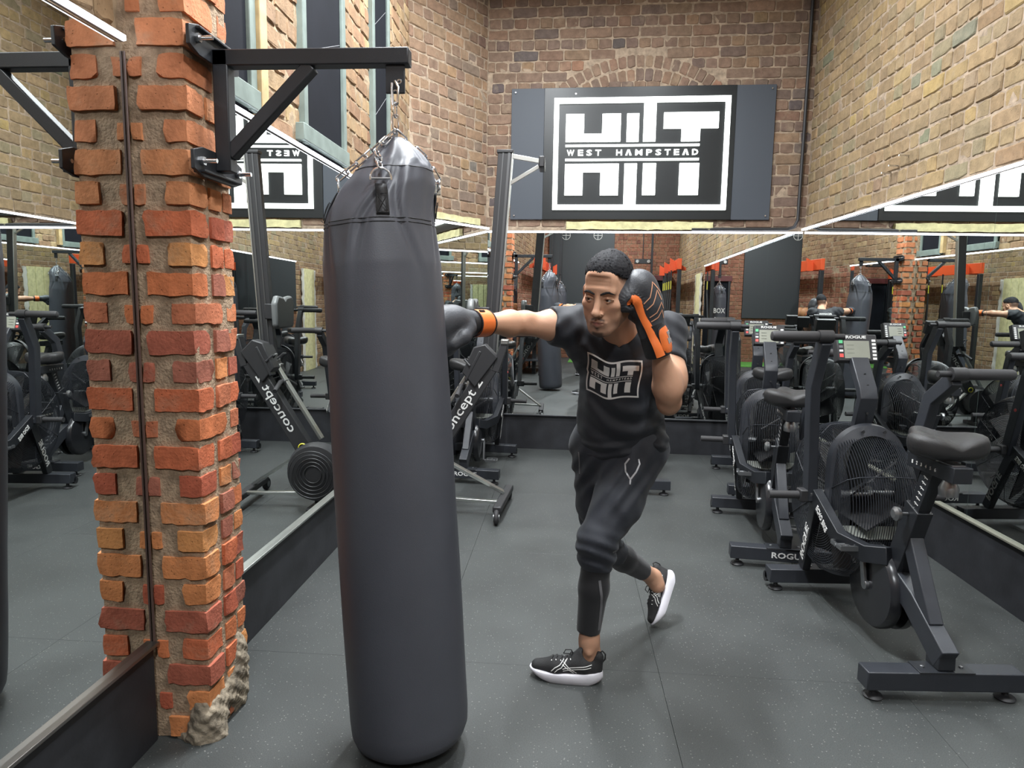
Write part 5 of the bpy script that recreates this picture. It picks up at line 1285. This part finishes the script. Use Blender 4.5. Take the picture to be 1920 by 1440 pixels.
# ------------------------------------------------------------------ the boxer
bx_ = thing('person', 'boxer in black T-shirt and orange trimmed gloves punching the bag', 'person', (0.2, 2.72, 0))
def hang(root, fn):
    before = set(o.name for o in bpy.data.objects); fn()
    for o in bpy.data.objects:
        if o.name not in before and o.parent == root:
            o.matrix_basis = Matrix.Translation(-root.location) @ o.matrix_basis
def boxer():
    SR, ER, WR = A3(.045, 2.70, 1.400), A3(-.165, 2.600, 1.415), A3(-.285, 2.435, 1.420)
    SL, EL, WL = A3(.405, 2.74, 1.385), A3(.392, 2.52, 1.140), A3(.342, 2.43, 1.320)
    NB = A3(.225, 2.640, 1.400)
    HL, HR = A3(.315, 2.74, .90), A3(.150, 2.80, .90)
    KL, AL = A3(.150, 2.585, .545), A3(.128, 2.600, .120)
    KR, AR_ = A3(.185, 2.870, .455), A3(.447, 3.120, .215)
    hl = A3(.14, 2.56, .0)
    # skin: one surface (trunk, arms, legs); the head with its neck is joined into the same mesh
    F = Field((-.42, 2.30, .02), (.62, 3.25, 1.52), .0085)
    T1, T2, T3 = A3(.232, 2.70, 1.24), A3(.236, 2.75, 1.06), A3(.238, 2.77, .93)
    F.add(p_caps(T1+A3(0, 0, .06), T2, .125, .115, ((1, 0, 0), 1.25)), .04); F.add(p_caps(T2, T3, .115, .125, ((1, 0, 0), 1.2)), .05)
    chain(F, [NB+A3(0, 0, -.02), SR], [.06, .065], .05); chain(F, [NB+A3(0, 0, -.02), SL], [.06, .065], .05)
    def arm(S, E, W, out):
        m1 = S*.55+E*.45; chain(F, [S, m1, E], [.062, .053, .042], .02)
        F.add(p_ell(m1+out*.014, (.046, .046, .046)), .04); m2 = E*.68+W*.32
        chain(F, [E, m2, W], [.043, .049, .031], .02)
    arm(SR, ER, WR, A3(0, 0, .6)); arm(SL, EL, WL, A3(.2, -.2, 0))
    F.add(p_ell(ER+A3(.02, .0, .022), (.035, .03, .026)), .02); F.add(p_ell(EL+A3(0, .01, -.022), (.030, .030, .028)), .02)
    F.add(p_ell(EL*.55+WL*.45+A3(.022, -.005, -.01), (.040, .042, .075)), .03); F.add(p_ell(EL*.62+SL*.38+A3(.03, .0, -.02), (.046, .05, .07)), .03)
    chain(F, [HL, KL, KL*.6+AL*.4, AL*.92+KL*.08, AL+A3(0, 0, -.03)], [.09, .058, .052, .036, .036], .03); chain(F, [HR, KR, KR*.6+AR_*.4, AR_, AR_+A3(.02, -.01, -.035)], [.09, .058, .050, .036, .036], .03)
    for a, d in ((AL, A3(0, -.034, 0)), (AL, A3(0, .034, .006)), (AR_, A3(.0, -.033, -.01))): F.add(p_ell(a+d, (.013, .013, .015)), .012)
    F.add(p_caps(AL+A3(.026, 0, .02), AL+A3(.045, 0, -.04), .010, .016), .02)
    v, f = F.mesh(); v = smooth_mesh(v, f, 3)
    me = mesh('limbs', v, f.tolist(), SKIN, True); setcol(me, np.tile(SKIN_C*.92, (len(v), 1))); limbs = link('limbs', me, None)
    HM = head_frame((.150, 2.42, 1.525), rad(24), rad(17), rad(5))
    head = build_head(bx_, HM, 1.05, NB+A3(0, 0, -.03))
    # one mesh for the whole body
    hv = np.array([p.co[:] for p in head.data.vertices]); hf = [tuple(p.vertices) for p in head.data.polygons]
    hc = np.zeros(len(hv)*4, np.float32); head.data.color_attributes['col'].data.foreach_get('color', hc)
    allv = np.concatenate([hv, v]); allf = hf+[tuple(int(i)+len(hv) for i in q) for q in f]
    me = mesh('body', allv, allf, SKIN, True); setcol(me, np.concatenate([hc.reshape(-1, 4)[:, :3], np.tile(SKIN_C*.95, (len(v), 1))]))
    old = head.data; head.data = me; bpy.data.objects.remove(limbs); head.name = 'body'
    # T-shirt
    S = Field((-.12, 2.46, .80), (.58, 3.00, 1.50), .0068)
    S.add(p_caps(T1+A3(0, 0, .05), T2, .140, .132, ((1, 0, 0), 1.22)), .03); S.add(p_caps(T2, A3(.232, 2.765, .955), .132, .142, ((1, 0, 0), 1.20)), .05)
    S.add(p_caps(A3(.10, 2.70, 1.33), A3(.36, 2.72, 1.32), .085, .085), .06)
    chain(S, [NB+A3(-.02, .0, -.045), SR], [.080, .082], .05); chain(S, [NB+A3(.02, .01, -.045), SL], [.080, .082], .05)
    er = SR*.52+ER*.48; chain(S, [SR, er], [.082, .074], .03); el_ = SL*.52+EL*.48; chain(S, [SL, el_], [.074, .070], .03)
    S.add(p_ell(A3(.375, 2.74, .945), (.055, .10, .07)), .03)
    # hem and sleeve ends are cut flat, the V neck is cut out
    for c, n_ in ((er, er-SR), (el_+A3(.045, .0, 0), el_-SL)):
        n_ = n_/np.linalg.norm(n_); S.sub((c-.12, c+.16, (lambda c=c, n_=n_: (lambda P: np.maximum(-((P-c)@n_), np.linalg.norm(P-c, axis=-1)-.105)))()), .004)
    S.sub((A3(-.2, 2.3, .70), A3(.7, 3.1, .92), lambda P: P[..., 2]-(.885+.030*np.clip((P[..., 0]-.2)/.2, -1, 1)*0+.012*np.sin(P[..., 0]*26))), .006)
    vt = A3(.205, 2.535, 1.330)
    def vneck(P):
        dz = P[..., 2]-vt[2]; w_ = np.clip(dz, 0, .2)*.55; d = np.abs(P[..., 0]-vt[0]-dz*.05)-w_
        return np.maximum(np.maximum(d*.85, -dz), P[..., 1]-2.66)
    S.sub((vt-A3(.16, .12, .02), vt+A3(.16, .14, .16), vneck), .006)
    ctr = NB+A3(0, .005, -.01)
    S.sub(p_ell(ctr+A3(-.005, -.01, .02), (.080, .072, .055)), .008)
    def folds(P):
        x, y, z = P[:, 0], P[:, 1], P[:, 2]; front = np.clip((2.74-y)/.08, 0, 1)
        # swags hanging from the right shoulder and the left side across the belly
        r = np.hypot((x-.27)*1.0, (z-1.20)*0.95); sw = np.sin(r*78-0.8)*np.exp(-((r-.17)/.10)**2)*front*np.clip((1.16-z)/.05, 0, 1)
        r2 = np.hypot((x-.215)*1.05, (z-1.42)); vk = np.sin(r2*82)*np.exp(-((r2-.16)/.045)**2)*front*np.clip((z-1.22)/.04, 0, 1)
        hem = np.sin(z*150+x*18+4*np.sin(x*14))*np.clip((.99-z)/.06, 0, 1)*.8
        side = np.sin((x*.6+z)*95+y*30)*np.clip((x-.33)/.05, 0, 1)*.5+np.sin((z-x*.8)*80)*np.clip((.10-x)/.06, 0, 1)*.5*(z > 1.15)
        return -(.0085*sw+.0055*vk+.0055*hem+.0055*side+.0018*np.sin(x*57+z*31)*np.sin(y*63+z*44))
    S.warp(folds)
    shirt = field_obj(S, 'tshirt', SHIRT, bx_, 2); SB = bvh_of(shirt)
    # print on the chest
    cm_ = V((.160, 2.30, 1.217)); M4 = plc(cm_, (1, -.12, -.05), (-.05, 0, 1)); W2, H2 = .196, .146
    pv, pf = [], []
    # the cloth is rucked at the boxer's right: the print bends with it
    def warp(x, y): 
        k = math.exp(-((x+.105)/.05)**2); return (x-.012*k*(1 if y > 0 else .6)+.004*math.sin(y*40), y+(.018*k if y > 0 else .010*k)-.016*math.exp(-((x+.02)/.045)**2)-.02*x*0)
    for poly in HIIT:
        (a, b), (c, d) = poly[0], poly[2]; vs_, fs = rect_grid(a, b, c, d, .03); n0 = len(pv)
        pv += [warp((p[0]-.5)*W2, (p[1]-.5)*H2) for p in vs_]; pf += [tuple(i+n0 for i in q) for q in fs]
    for vs_, fs in WH:
        n0 = len(pv); pv += [warp((.066+.775*p[0]-.5)*W2, (.490+.052*p[1]-.5)*H2) for p in vs_]; pf += [tuple(i+n0 for i in q) for q in fs]
    vv, ff = decal(pv, pf, SB, M4, .0022, .8); link('chest_print', mesh('chest_print', vv, ff, WHITEP), bx_)
    tv, tf = text2d('MANAGER', 0.02, 0, 3); k = .20/np.ptp(tv[:, 0]); M5 = plc((.235, 3.2, 1.375), (-1, 0, 0), (0, 0, 1))
    vv, ff = decal([(p[0]*k, p[1]*k*.9) for p in tv], tf, SB, M5, .002, .9); link('back_print', mesh('back_print', vv, ff, WHITEP), bx_)
    nl = [(-.055, .105), (-.028, .05), (0, -.002), (.030, .05), (.060, .105)]
    # trousers: wide thighs gathered under the knee
    Pn = Field((-.02, 2.40, .36), (.50, 3.10, 1.02), .0072)
    Pn.add(p_caps(A3(.15, 2.79, .93), A3(.32, 2.75, .93), .108, .108), .03); Pn.add(p_caps(A3(.235, 2.77, .98), A3(.235, 2.77, .9), .115, .125, ((1, 0, 0), 1.3)), .04)
    hemL = KL*.80+AL*.20; chain(Pn, [HL, HL*.45+KL*.55, KL+A3(-.004, -.006, .03), KL*.93+AL*.07, hemL], [.114, .096, .073, .068, .055], .03)
    hemR = KR*.72+AR_*.28; chain(Pn, [HR, HR*.45+KR*.55, KR, hemR], [.112, .096, .076, .060], .03)
    for c, n_ in ((hemL, hemL-KL), (hemR, hemR-KR)):
        n_ = n_/np.linalg.norm(n_); Pn.sub((c-.09, c+.09, (lambda c=c, n_=n_: (lambda P: np.maximum(-((P-c)@n_), np.linalg.norm(P-c, axis=-1)-.10)))()), .004)
    def pf_(P):
        x, y, z = P[:, 0], P[:, 1], P[:, 2]; kn = np.exp(-((z-.53)/.07)**2)
        a = np.sin(z*120+x*38+2*np.sin(y*30))*kn; b = np.sin((z*1.0-x*1.5)*62+y*20)*np.exp(-((z-.80)/.10)**2)
        hem = np.sin(z*210+x*20)*np.exp(-((z-.465)/.025)**2)
        return -(.0055*a+.0065*b+.0026*hem+.0018*np.sin(x*70+z*40)*np.sin(y*50))
    Pn.warp(pf_)
    trou = field_obj(Pn, 'trousers', PANTS, bx_, 2); PB = bvh_of(trou)
    fr = plc((.235, 2.3, .9), (1, 0, 0), (0, 0, 1))
    zipm = M('silver zip', (.40, .41, .43), .4, .3, .1, 300)
    for path in ([(.030, .0), (.014, -.022), (.016, -.05), (.032, -.074)], [(.066, -.002), (.070, -.02), (.056, -.048), (.036, -.074)], [(.034, -.072), (.033, -.094)]):
        vv, ff = ribbon(path, .0058, PB, fr, .003); link('pocket_zip', mesh('pocket_zip', vv, ff, zipm), bx_)
    for path in ([(-.165, -.0), (-.160, -.05), (-.158, -.10)],):
        vv, ff = ribbon(path, .005, PB, fr, .002); link('side_piping', mesh('side_piping', vv, ff, GREYSTRIPE), bx_)
    vv, ff = ribbon([(-.028, -.352), (.000, -.345)], .010, PB, fr, .002); link('knee_mark', mesh('knee_mark', vv, ff, GREYSTRIPE), bx_)
    # leggings under the trousers
    Lg = Field((.02, 2.48, .15), (.52, 3.20, .56), .0062)
    cl = A3(AL[0]-.002, AL[1], .195); chain(Lg, [KL, KL*.62+AL*.38, cl], [.057, .059, .048], .02)
    cr = AR_*.80+KR*.20; chain(Lg, [KR, KR*.60+AR_*.40, cr], [.058, .057, .044], .02)
    for c, n_ in ((cl, cl-KL), (cr, cr-KR)):
        n_ = n_/np.linalg.norm(n_); Lg.sub((c-.11, c+.11, (lambda c=c, n_=n_: (lambda P: np.maximum(-((P-c)@n_), np.linalg.norm(P-c, axis=-1)-.11)))()), .003)
    lg = field_obj(Lg, 'leggings', LEGGING, bx_, 2); LB = bvh_of(lg)
    f2 = plc((.14, 2.3, .32), (1, 0, 0), (0, 0, 1))
    vv, ff = ribbon([(.020, .115), (.030, .05), (.031, 0), (.028, -.06), (.026, -.104)], .010, LB, f2, .0015); link('legging_stripe', mesh('legging_stripe', vv, ff, GREYSTRIPE), bx_)
    # shoes
    shoe(bx_, AL, (.182, 2.568, 0), (-.105, 2.600, 0), (0, 0, 1))
    shoe(bx_, AR_, (.560, 3.175, .215), (.468, 3.045, .002), (-.80, .12, .62), -1)
    # gloves
    zr = V(WR-ER).normalized(); zr = (V(A3(-.372, 2.315, 1.420)-WR)).normalized()
    def gm(o, z, palm, k=1.0, left=False):
        z = V(z).normalized(); p = V(palm); p = (p-z*p.dot(z)).normalized(); y = -p; x = y.cross(z)*(-1 if left else 1); m = Matrix((x, y, z)).transposed().to_4x4(); m.translation = V(o); return m @ Matrix.Scale(k, 4)
    glove(bx_, gm(V(WR)+zr*.075, zr, (0, 0.1, -1), 1.1), False)
    zl = V((-.32, -.10, .95)); glove(bx_, gm(V(WL)+V((-.008, 0, 0))+zl.normalized()*.090, zl, (-.93, -.30, -.25), 1.12, True), True)
hang(bx_, boxer)
# ------------------------------------------------------------------ the photographer (seen in the mirrors only)
ph = thing('person', 'person in a dark hooded top holding up a phone, seen only in the mirrors', 'person', (0.02, -0.42, 0))
def photographer():
    S = [A3(-.20, -.42, 1.40), A3(.24, -.42, 1.40)]; E_ = [A3(-.25, -.28, 1.19), A3(.29, -.28, 1.19)]; W = [A3(-.06, -.085, 1.44), A3(.10, -.085, 1.44)]
    NB = A3(.02, -.42, 1.44); HP = [A3(-.075, -.43, .92), A3(.115, -.43, .92)]; K = [A3(-.10, -.40, .50), A3(.14, -.38, .50)]; AN = [A3(-.11, -.44, .10), A3(.15, -.42, .10)]
    HM = head_frame((.02, -.365, 1.605), math.pi, rad(4), 0)
    def hands(F):
        for w_, q in zip(W, (-1, 1)):
            d = A3(-.02*q, .030, .045); F.add(p_caps(w_-A3(0, .02, .02), w_+d*.8, .026, .030), .015)
            for k in range(4):
                a = w_+d+A3(.018*q, -.004, .018-.017*k); F.add(p_caps(a, a+A3(-.012*q, .022, .004), .0085), .006); F.add(p_caps(a+A3(-.012*q, .022, .004), a+A3(-.045*q, .020, .004), .0078, .0068), .004)
            F.add(p_caps(w_+d+A3(-.01*q, -.01, -.02), w_+d+A3(-.05*q, -.012, .0), .010, .008), .006)
    head = build_head(ph, HM, 1.0, NB+A3(0, 0, -.03), np.array(lin((150, 108, 86))), False)
    F = Field((-.20, -.20, 1.36), (.24, .02, 1.56), .005); hands(F)
    v, f = F.mesh(); v = smooth_mesh(v, f, 1); me0 = head.data
    hv = np.array([p.co[:] for p in me0.vertices]); hf = [tuple(p.vertices) for p in me0.polygons]; hc = np.zeros(len(hv)*4, np.float32); me0.color_attributes['col'].data.foreach_get('color', hc)
    me = mesh('body', np.concatenate([hv, v]), hf+[tuple(int(i)+len(hv) for i in q) for q in f], SKIN, True)
    setcol(me, np.concatenate([hc.reshape(-1, 4)[:, :3], np.tile(lin((150, 108, 86)), (len(v), 1))])); head.data = me
    J = Field((-.40, -.62, .80), (.44, -.06, 1.56), .010)
    J.add(p_caps((.02, -.42, 1.30), (.02, -.43, .98), .135, .135, ((1, 0, 0), 1.3)), .04)
    for s_, e, w_ in zip(S, E_, W): chain(J, [A3(.02, -.42, 1.38), s_, e, w_-(w_-e)*.12], [.07, .075, .058, .042], .04)
    J.add(p_ell((.02, -.48, 1.44), (.10, .06, .06)), .03); J.sub((A3(-.5, -.8, .7), A3(.5, 0, .88), lambda P: P[..., 2]-.87), .004); J.sub(p_ell((.02, -.40, 1.50), (.075, .075, .06)), .01)
    J.warp(lambda P: .003*np.sin(P[:, 2]*70+P[:, 0]*40))
    field_obj(J, 'hooded_top', M('dark green fleece', (.035, .045, .045), .8, 0, .2, 300), ph, 2)
    T_ = Field((-.26, -.60, .06), (.30, -.24, 1.0), .010)
    for h, k, a in zip(HP, K, AN): chain(T_, [h, k, a], [.105, .075, .06], .03)
    T_.add(p_caps(HP[0], HP[1], .11), .03); field_obj(T_, 'trousers', M('black trousers', (.015, .015, .017), .8, 0, .2, 200), ph, 2)
    for a, q in zip(AN, (-1, 1)): shoe(ph, a, (a[0], a[1]-.07, 0), (a[0]+q*.03, a[1]+.21, 0), (0, 0, 1), q)
hang(ph, photographer)
pho = thing('phone', 'dark phone held upright by the photographer, seen only in the mirrors', 'phone', (0.02, -0.045, 1.487))
MB().box((0, 0, 0), (0.155, 0.008, 0.075)).build('case', BLACKM, pho, bevel=0.003)
MB().cyl((-0.045, 0.004, 0.018), (-0.045, 0.007, 0.018), 0.008, 14).build('camera_lens', CHROME, pho, smooth=True)
MB().box((0, -0.0045, 0), (0.145, 0.001, 0.067)).build('screen', LCD, pho)

# ------------------------------------------------------------------ far end of the gym, seen in the mirrors
bd = thing('target_board', 'dark training board with two white crosshair circles on the far end wall', 'board', (-0.28, YF+0.05, 2.3))
MB().box((0, 0, 0), (1.72, 0.03, 2.3)).build('board', M('dark board', (.035, .04, .045), .5, 0, .05, 30), bd, bevel=0.003)
for x, z in ((-0.42, .95), (0.42, .95)):
    m = MB(); c = V((x, 0.018, z)); m.ring(c, (0, 1, 0), 0.11, 0.007, 40, 4)
    m.box(c, (0.20, 0.006, 0.010)); m.box(c, (0.010, 0.006, 0.20)); m.build('target_mark', WHITEP, bd)
dr = struct(MB().box((1.44, YF+0.03, 1.05), (0.98, 0.05, 2.10)).build('door_1', BLIND)); 
MB().box((1.44, YF+0.05, 2.16), (1.15, 0.10, 0.14)).build('door_lintel', M('dark red steel', (.12, .03, .03), .5), dr, bevel=0.004)
for x in (0.93, 1.95): MB().box((x, YF+0.05, 1.05), (0.06, 0.08, 2.1)).build('door_jamb', BLACK, dr, bevel=0.003)
MB().cyl((1.05, YF+0.06, 1.05), (1.05, YF+0.11, 1.05), 0.02, 12).build('door_handle', CHROME, dr, smooth=True)
el = thing('emergency_light', 'black emergency light box hanging on a thin rod before the far end wall', 'light', (1.30, -4.2, 2.55))
MB().box((0, 0, 0), (0.42, 0.12, 0.12)).build('housing', BLACKM, el, bevel=0.008); MB().cyl((0, 0, 0.06), (0, 0, 2.45), 0.012, 8).build('rod', BLACKM, el, smooth=True)
for x in (-.14, .14): MB().cyl((x, 0.06, 0), (x, 0.085, 0), 0.04, 16).build('lamp_head', CHROME, el, smooth=True)
# painted jamb posts at the rear end of the right wall mirror
jb = thing('wall_lining', 'cream painted boards with torn plaster edges on the right wall behind the camera', 'boards', (XR-0.02, -0.45, 0))
for k in range(3): MB().box((0, -0.22+0.22*k, 1.05), (0.03, 0.20, 2.1)).build('board', CREAM, jb, bevel=0.003)
for s_ in (-1, 1): rough_box('torn_edge', (0, s_*0.38, 1.05), (0.05, 0.10, 2.1), Matrix.Identity(3), M('white torn plaster', (.6, .58, .52), .9, 0, .8, 40), 0.02, 0.07, jb, s_*2.0, 12)
# orange rig with straps, bags, shelf of kettlebells, turf strip
RIGG = 'orange suspension rig beams at the far end'
ORD = ('first', 'second', 'third', 'fourth', 'fifth', 'sixth')
for i, (x, y0, y1) in enumerate(((1.90, -4.6, -1.0), (-1.05, -4.6, -0.4))):
    rg = thing('suspension_rig', ('orange steel rig along the right wall at the far end', 'orange steel rig along the left wall at the far end')[i], 'rig', (x, (y0+y1)/2, 0), 0, RIGG); Lr = y1-y0
    MB().box((0, 0, 2.32), (0.08, Lr, 0.22)).build('beam', ORANGESTEEL, rg, bevel=0.006)
    for q in (-1, 0, 1):
        MB().prism([(0, 0), (0.34, 0.0), (0.34, .06), (0, .26)], 0.06, plc(((-0.17 if x > 0 else 0.17), q*Lr*.4, 2.20), (1 if x > 0 else -1, 0, 0), (0, 0, 1))).build('bracket_arm', ORANGESTEEL, rg, bevel=0.003)
    for q in (-1, 1): MB().box((0, q*(Lr/2-0.05), 1.1), (0.08, 0.08, 2.2)).build('upright', BLACK, rg, bevel=0.004)
    for k in range(5):
        y = (-4.3+2.6*k/5 if x > 0 else -4.4+1.2*k/5); st = thing('suspension_strap', 'black and yellow training strap, %s from the far wall on the %s orange rig' % (ORD[k], ('right', 'left')[i]), 'strap', (x-0.06 if x > 0 else x+.06, y, 2.24), 0, 'straps hanging from the orange rigs')
        m = MB(); m.bar((0, 0, 0), (0, 0.02, -0.5), 0.035, 0.004); m.bar((0, 0.02, -0.5), (-0.03, 0.10, -1.05), 0.03, 0.004); m.bar((0, 0.02, -0.5), (0.03, -0.06, -1.05), 0.03, 0.004); m.build('webbing', BLACKM, st)
        for dx, dy in ((-.03, .10), (.03, -.06)):
            g = MB(); g.cyl((dx-.06, dy, -1.12), (dx+.06, dy, -1.12), .016, 10); g.bar((dx-.055, dy, -1.12), (dx, dy, -1.04), .02, .006, (0, 1, 0)); g.bar((dx+.055, dy, -1.12), (dx, dy, -1.04), .02, .006, (0, 1, 0)); g.build('handle', RUBBER, st)
        MB().bar((0, .004, -.15), (0, .018, -.42), 0.02, 0.006).build('yellow_band', YELLOWP, st)
for k, (lab, x, y, zt) in enumerate((('shorter black punch bag near the left wall behind the camera', -0.86, -2.2, 1.85), ('black punch bag with white lettering at the far right end', 1.45, -3.0, 1.95), ('black punch bag in the far left corner beside the board', -0.75, -3.6, 1.95))):
    hb = heavy_bag('punch_bag', lab, (x, y, zt), (x, y, zt-1.45), 0.18, 'bags at the far end', (x, y, zt+0.22))
    lettering(hb, 'BOX', 0.26, 0.12, plc((0.0, 0.185, 0.85), (0, 0, -1) if False else (-1, 0, 0), (0, 0, 1)), WHITEP, 0.02)
    b2 = thing('ceiling_hanger', 'black steel ceiling tube holding the %s' % ('shorter bag by the left wall', 'lettered bag at the far right', 'bag in the far left corner')[k], 'bracket', (x, y, 0), 0, 'hangers of the far punch bags')
    MB().bar((0, 0, zt+0.22), (0, 0, 4.99), 0.05, 0.05).build('tube', BLACK, b2, bevel=0.003); MB().box((0, 0, zt+0.20), (0.07, 0.03, 0.08)).build('hook_plate', BLACK, b2, bevel=0.003)
sh_ = thing('weight_rack', 'black steel rack holding balls and kettlebells by the left wall behind the camera', 'rack', (XL+0.25, -0.9, 0))
for z in (0.30, 0.75, 1.20): MB().box((0, 0, z), (0.40, 1.6, 0.03)).build('shelf', BLACK, sh_, bevel=0.003)
for x in (-.19, .19):
    for y in (-.79, .79): MB().box((x, y, 0.65), (0.04, 0.04, 1.3)).build('leg', BLACK, sh_, bevel=0.003)
OB = M('tan rubber ball', (.42, .20, .09), .6, 0, .3, 120)
for k in range(5):
    b = MB(); b.lathe([(0.12*math.sin(math.pi*i/12)+1e-4, 0.12-0.12*math.cos(math.pi*i/12)) for i in range(13)], 24, Matrix.Translation((XL+.25, -1.45+.28*k, 1.215))); o = b.build('medicine_ball', OB, None, smooth=True)
    tag(o, 'tan medicine ball, %s from the far end on the top rack shelf' % ORD[k], 'ball', 'balls on the rack')
for k in range(6):
    x, y, z = XL+.25, -1.55+.25*k, 0.765; kb = thing('kettlebell', 'black kettlebell, %s from the far end on the middle rack shelf' % ORD[k], 'kettlebell', (x, y, z), 0, 'kettlebells on the rack')
    m = MB(); m.lathe([(0.055, 0), (0.085, .03), (0.095, .07), (0.08, .12), (0.05, .15), (.01, .155)], 20); m.build('bell', BLACKM, kb, smooth=True)
    m = MB(); m.tube([(0, -.045, .13), (0, -.055, .19), (0, -.03, .225), (0, .03, .225), (0, .055, .19), (0, .045, .13)], .014, 8); m.build('handle', STEELD, kb, smooth=True)
tf = MB().box((0.5, -4.0, 0.008), (2.0, 1.4, 0.014)).build('turf_strip', M('green turf', (.10, .30, .05), .9, 0, 1.0, 300, .3, 20)); tag(tf, 'strip of green turf on the floor at the far end', 'turf')
# ceiling battens over the lamps
for i, (lx, ly) in enumerate(CEIL_POS):
    b = thing('ceiling_batten', ('white strip light under the ceiling above the punch bag', 'white strip light under the ceiling above the left bike', 'white strip light under the ceiling above the second right bike', 'white strip light under the ceiling above the photographer', 'white strip light under the ceiling at the far end')[i], 'light', (lx, ly, 4.43), 0, 'strip lights under the ceiling')
    MB().box((0, 0, 0.03), (0.16, 1.24, 0.05)).build('housing', M('white enamel', (.7, .7, .7), .4), b, bevel=0.004)
    MB().box((0, 0, 0.0), (0.13, 1.2, 0.02)).build('diffuser', EM('batten diffuser', (1, .98, .95), 2.0), b, bevel=0.004)
    for y in (-.45, .45): MB().cyl((0, y, 0.05), (0, y, 0.57), 0.006, 8).build('suspension_rod', CHROME, b)
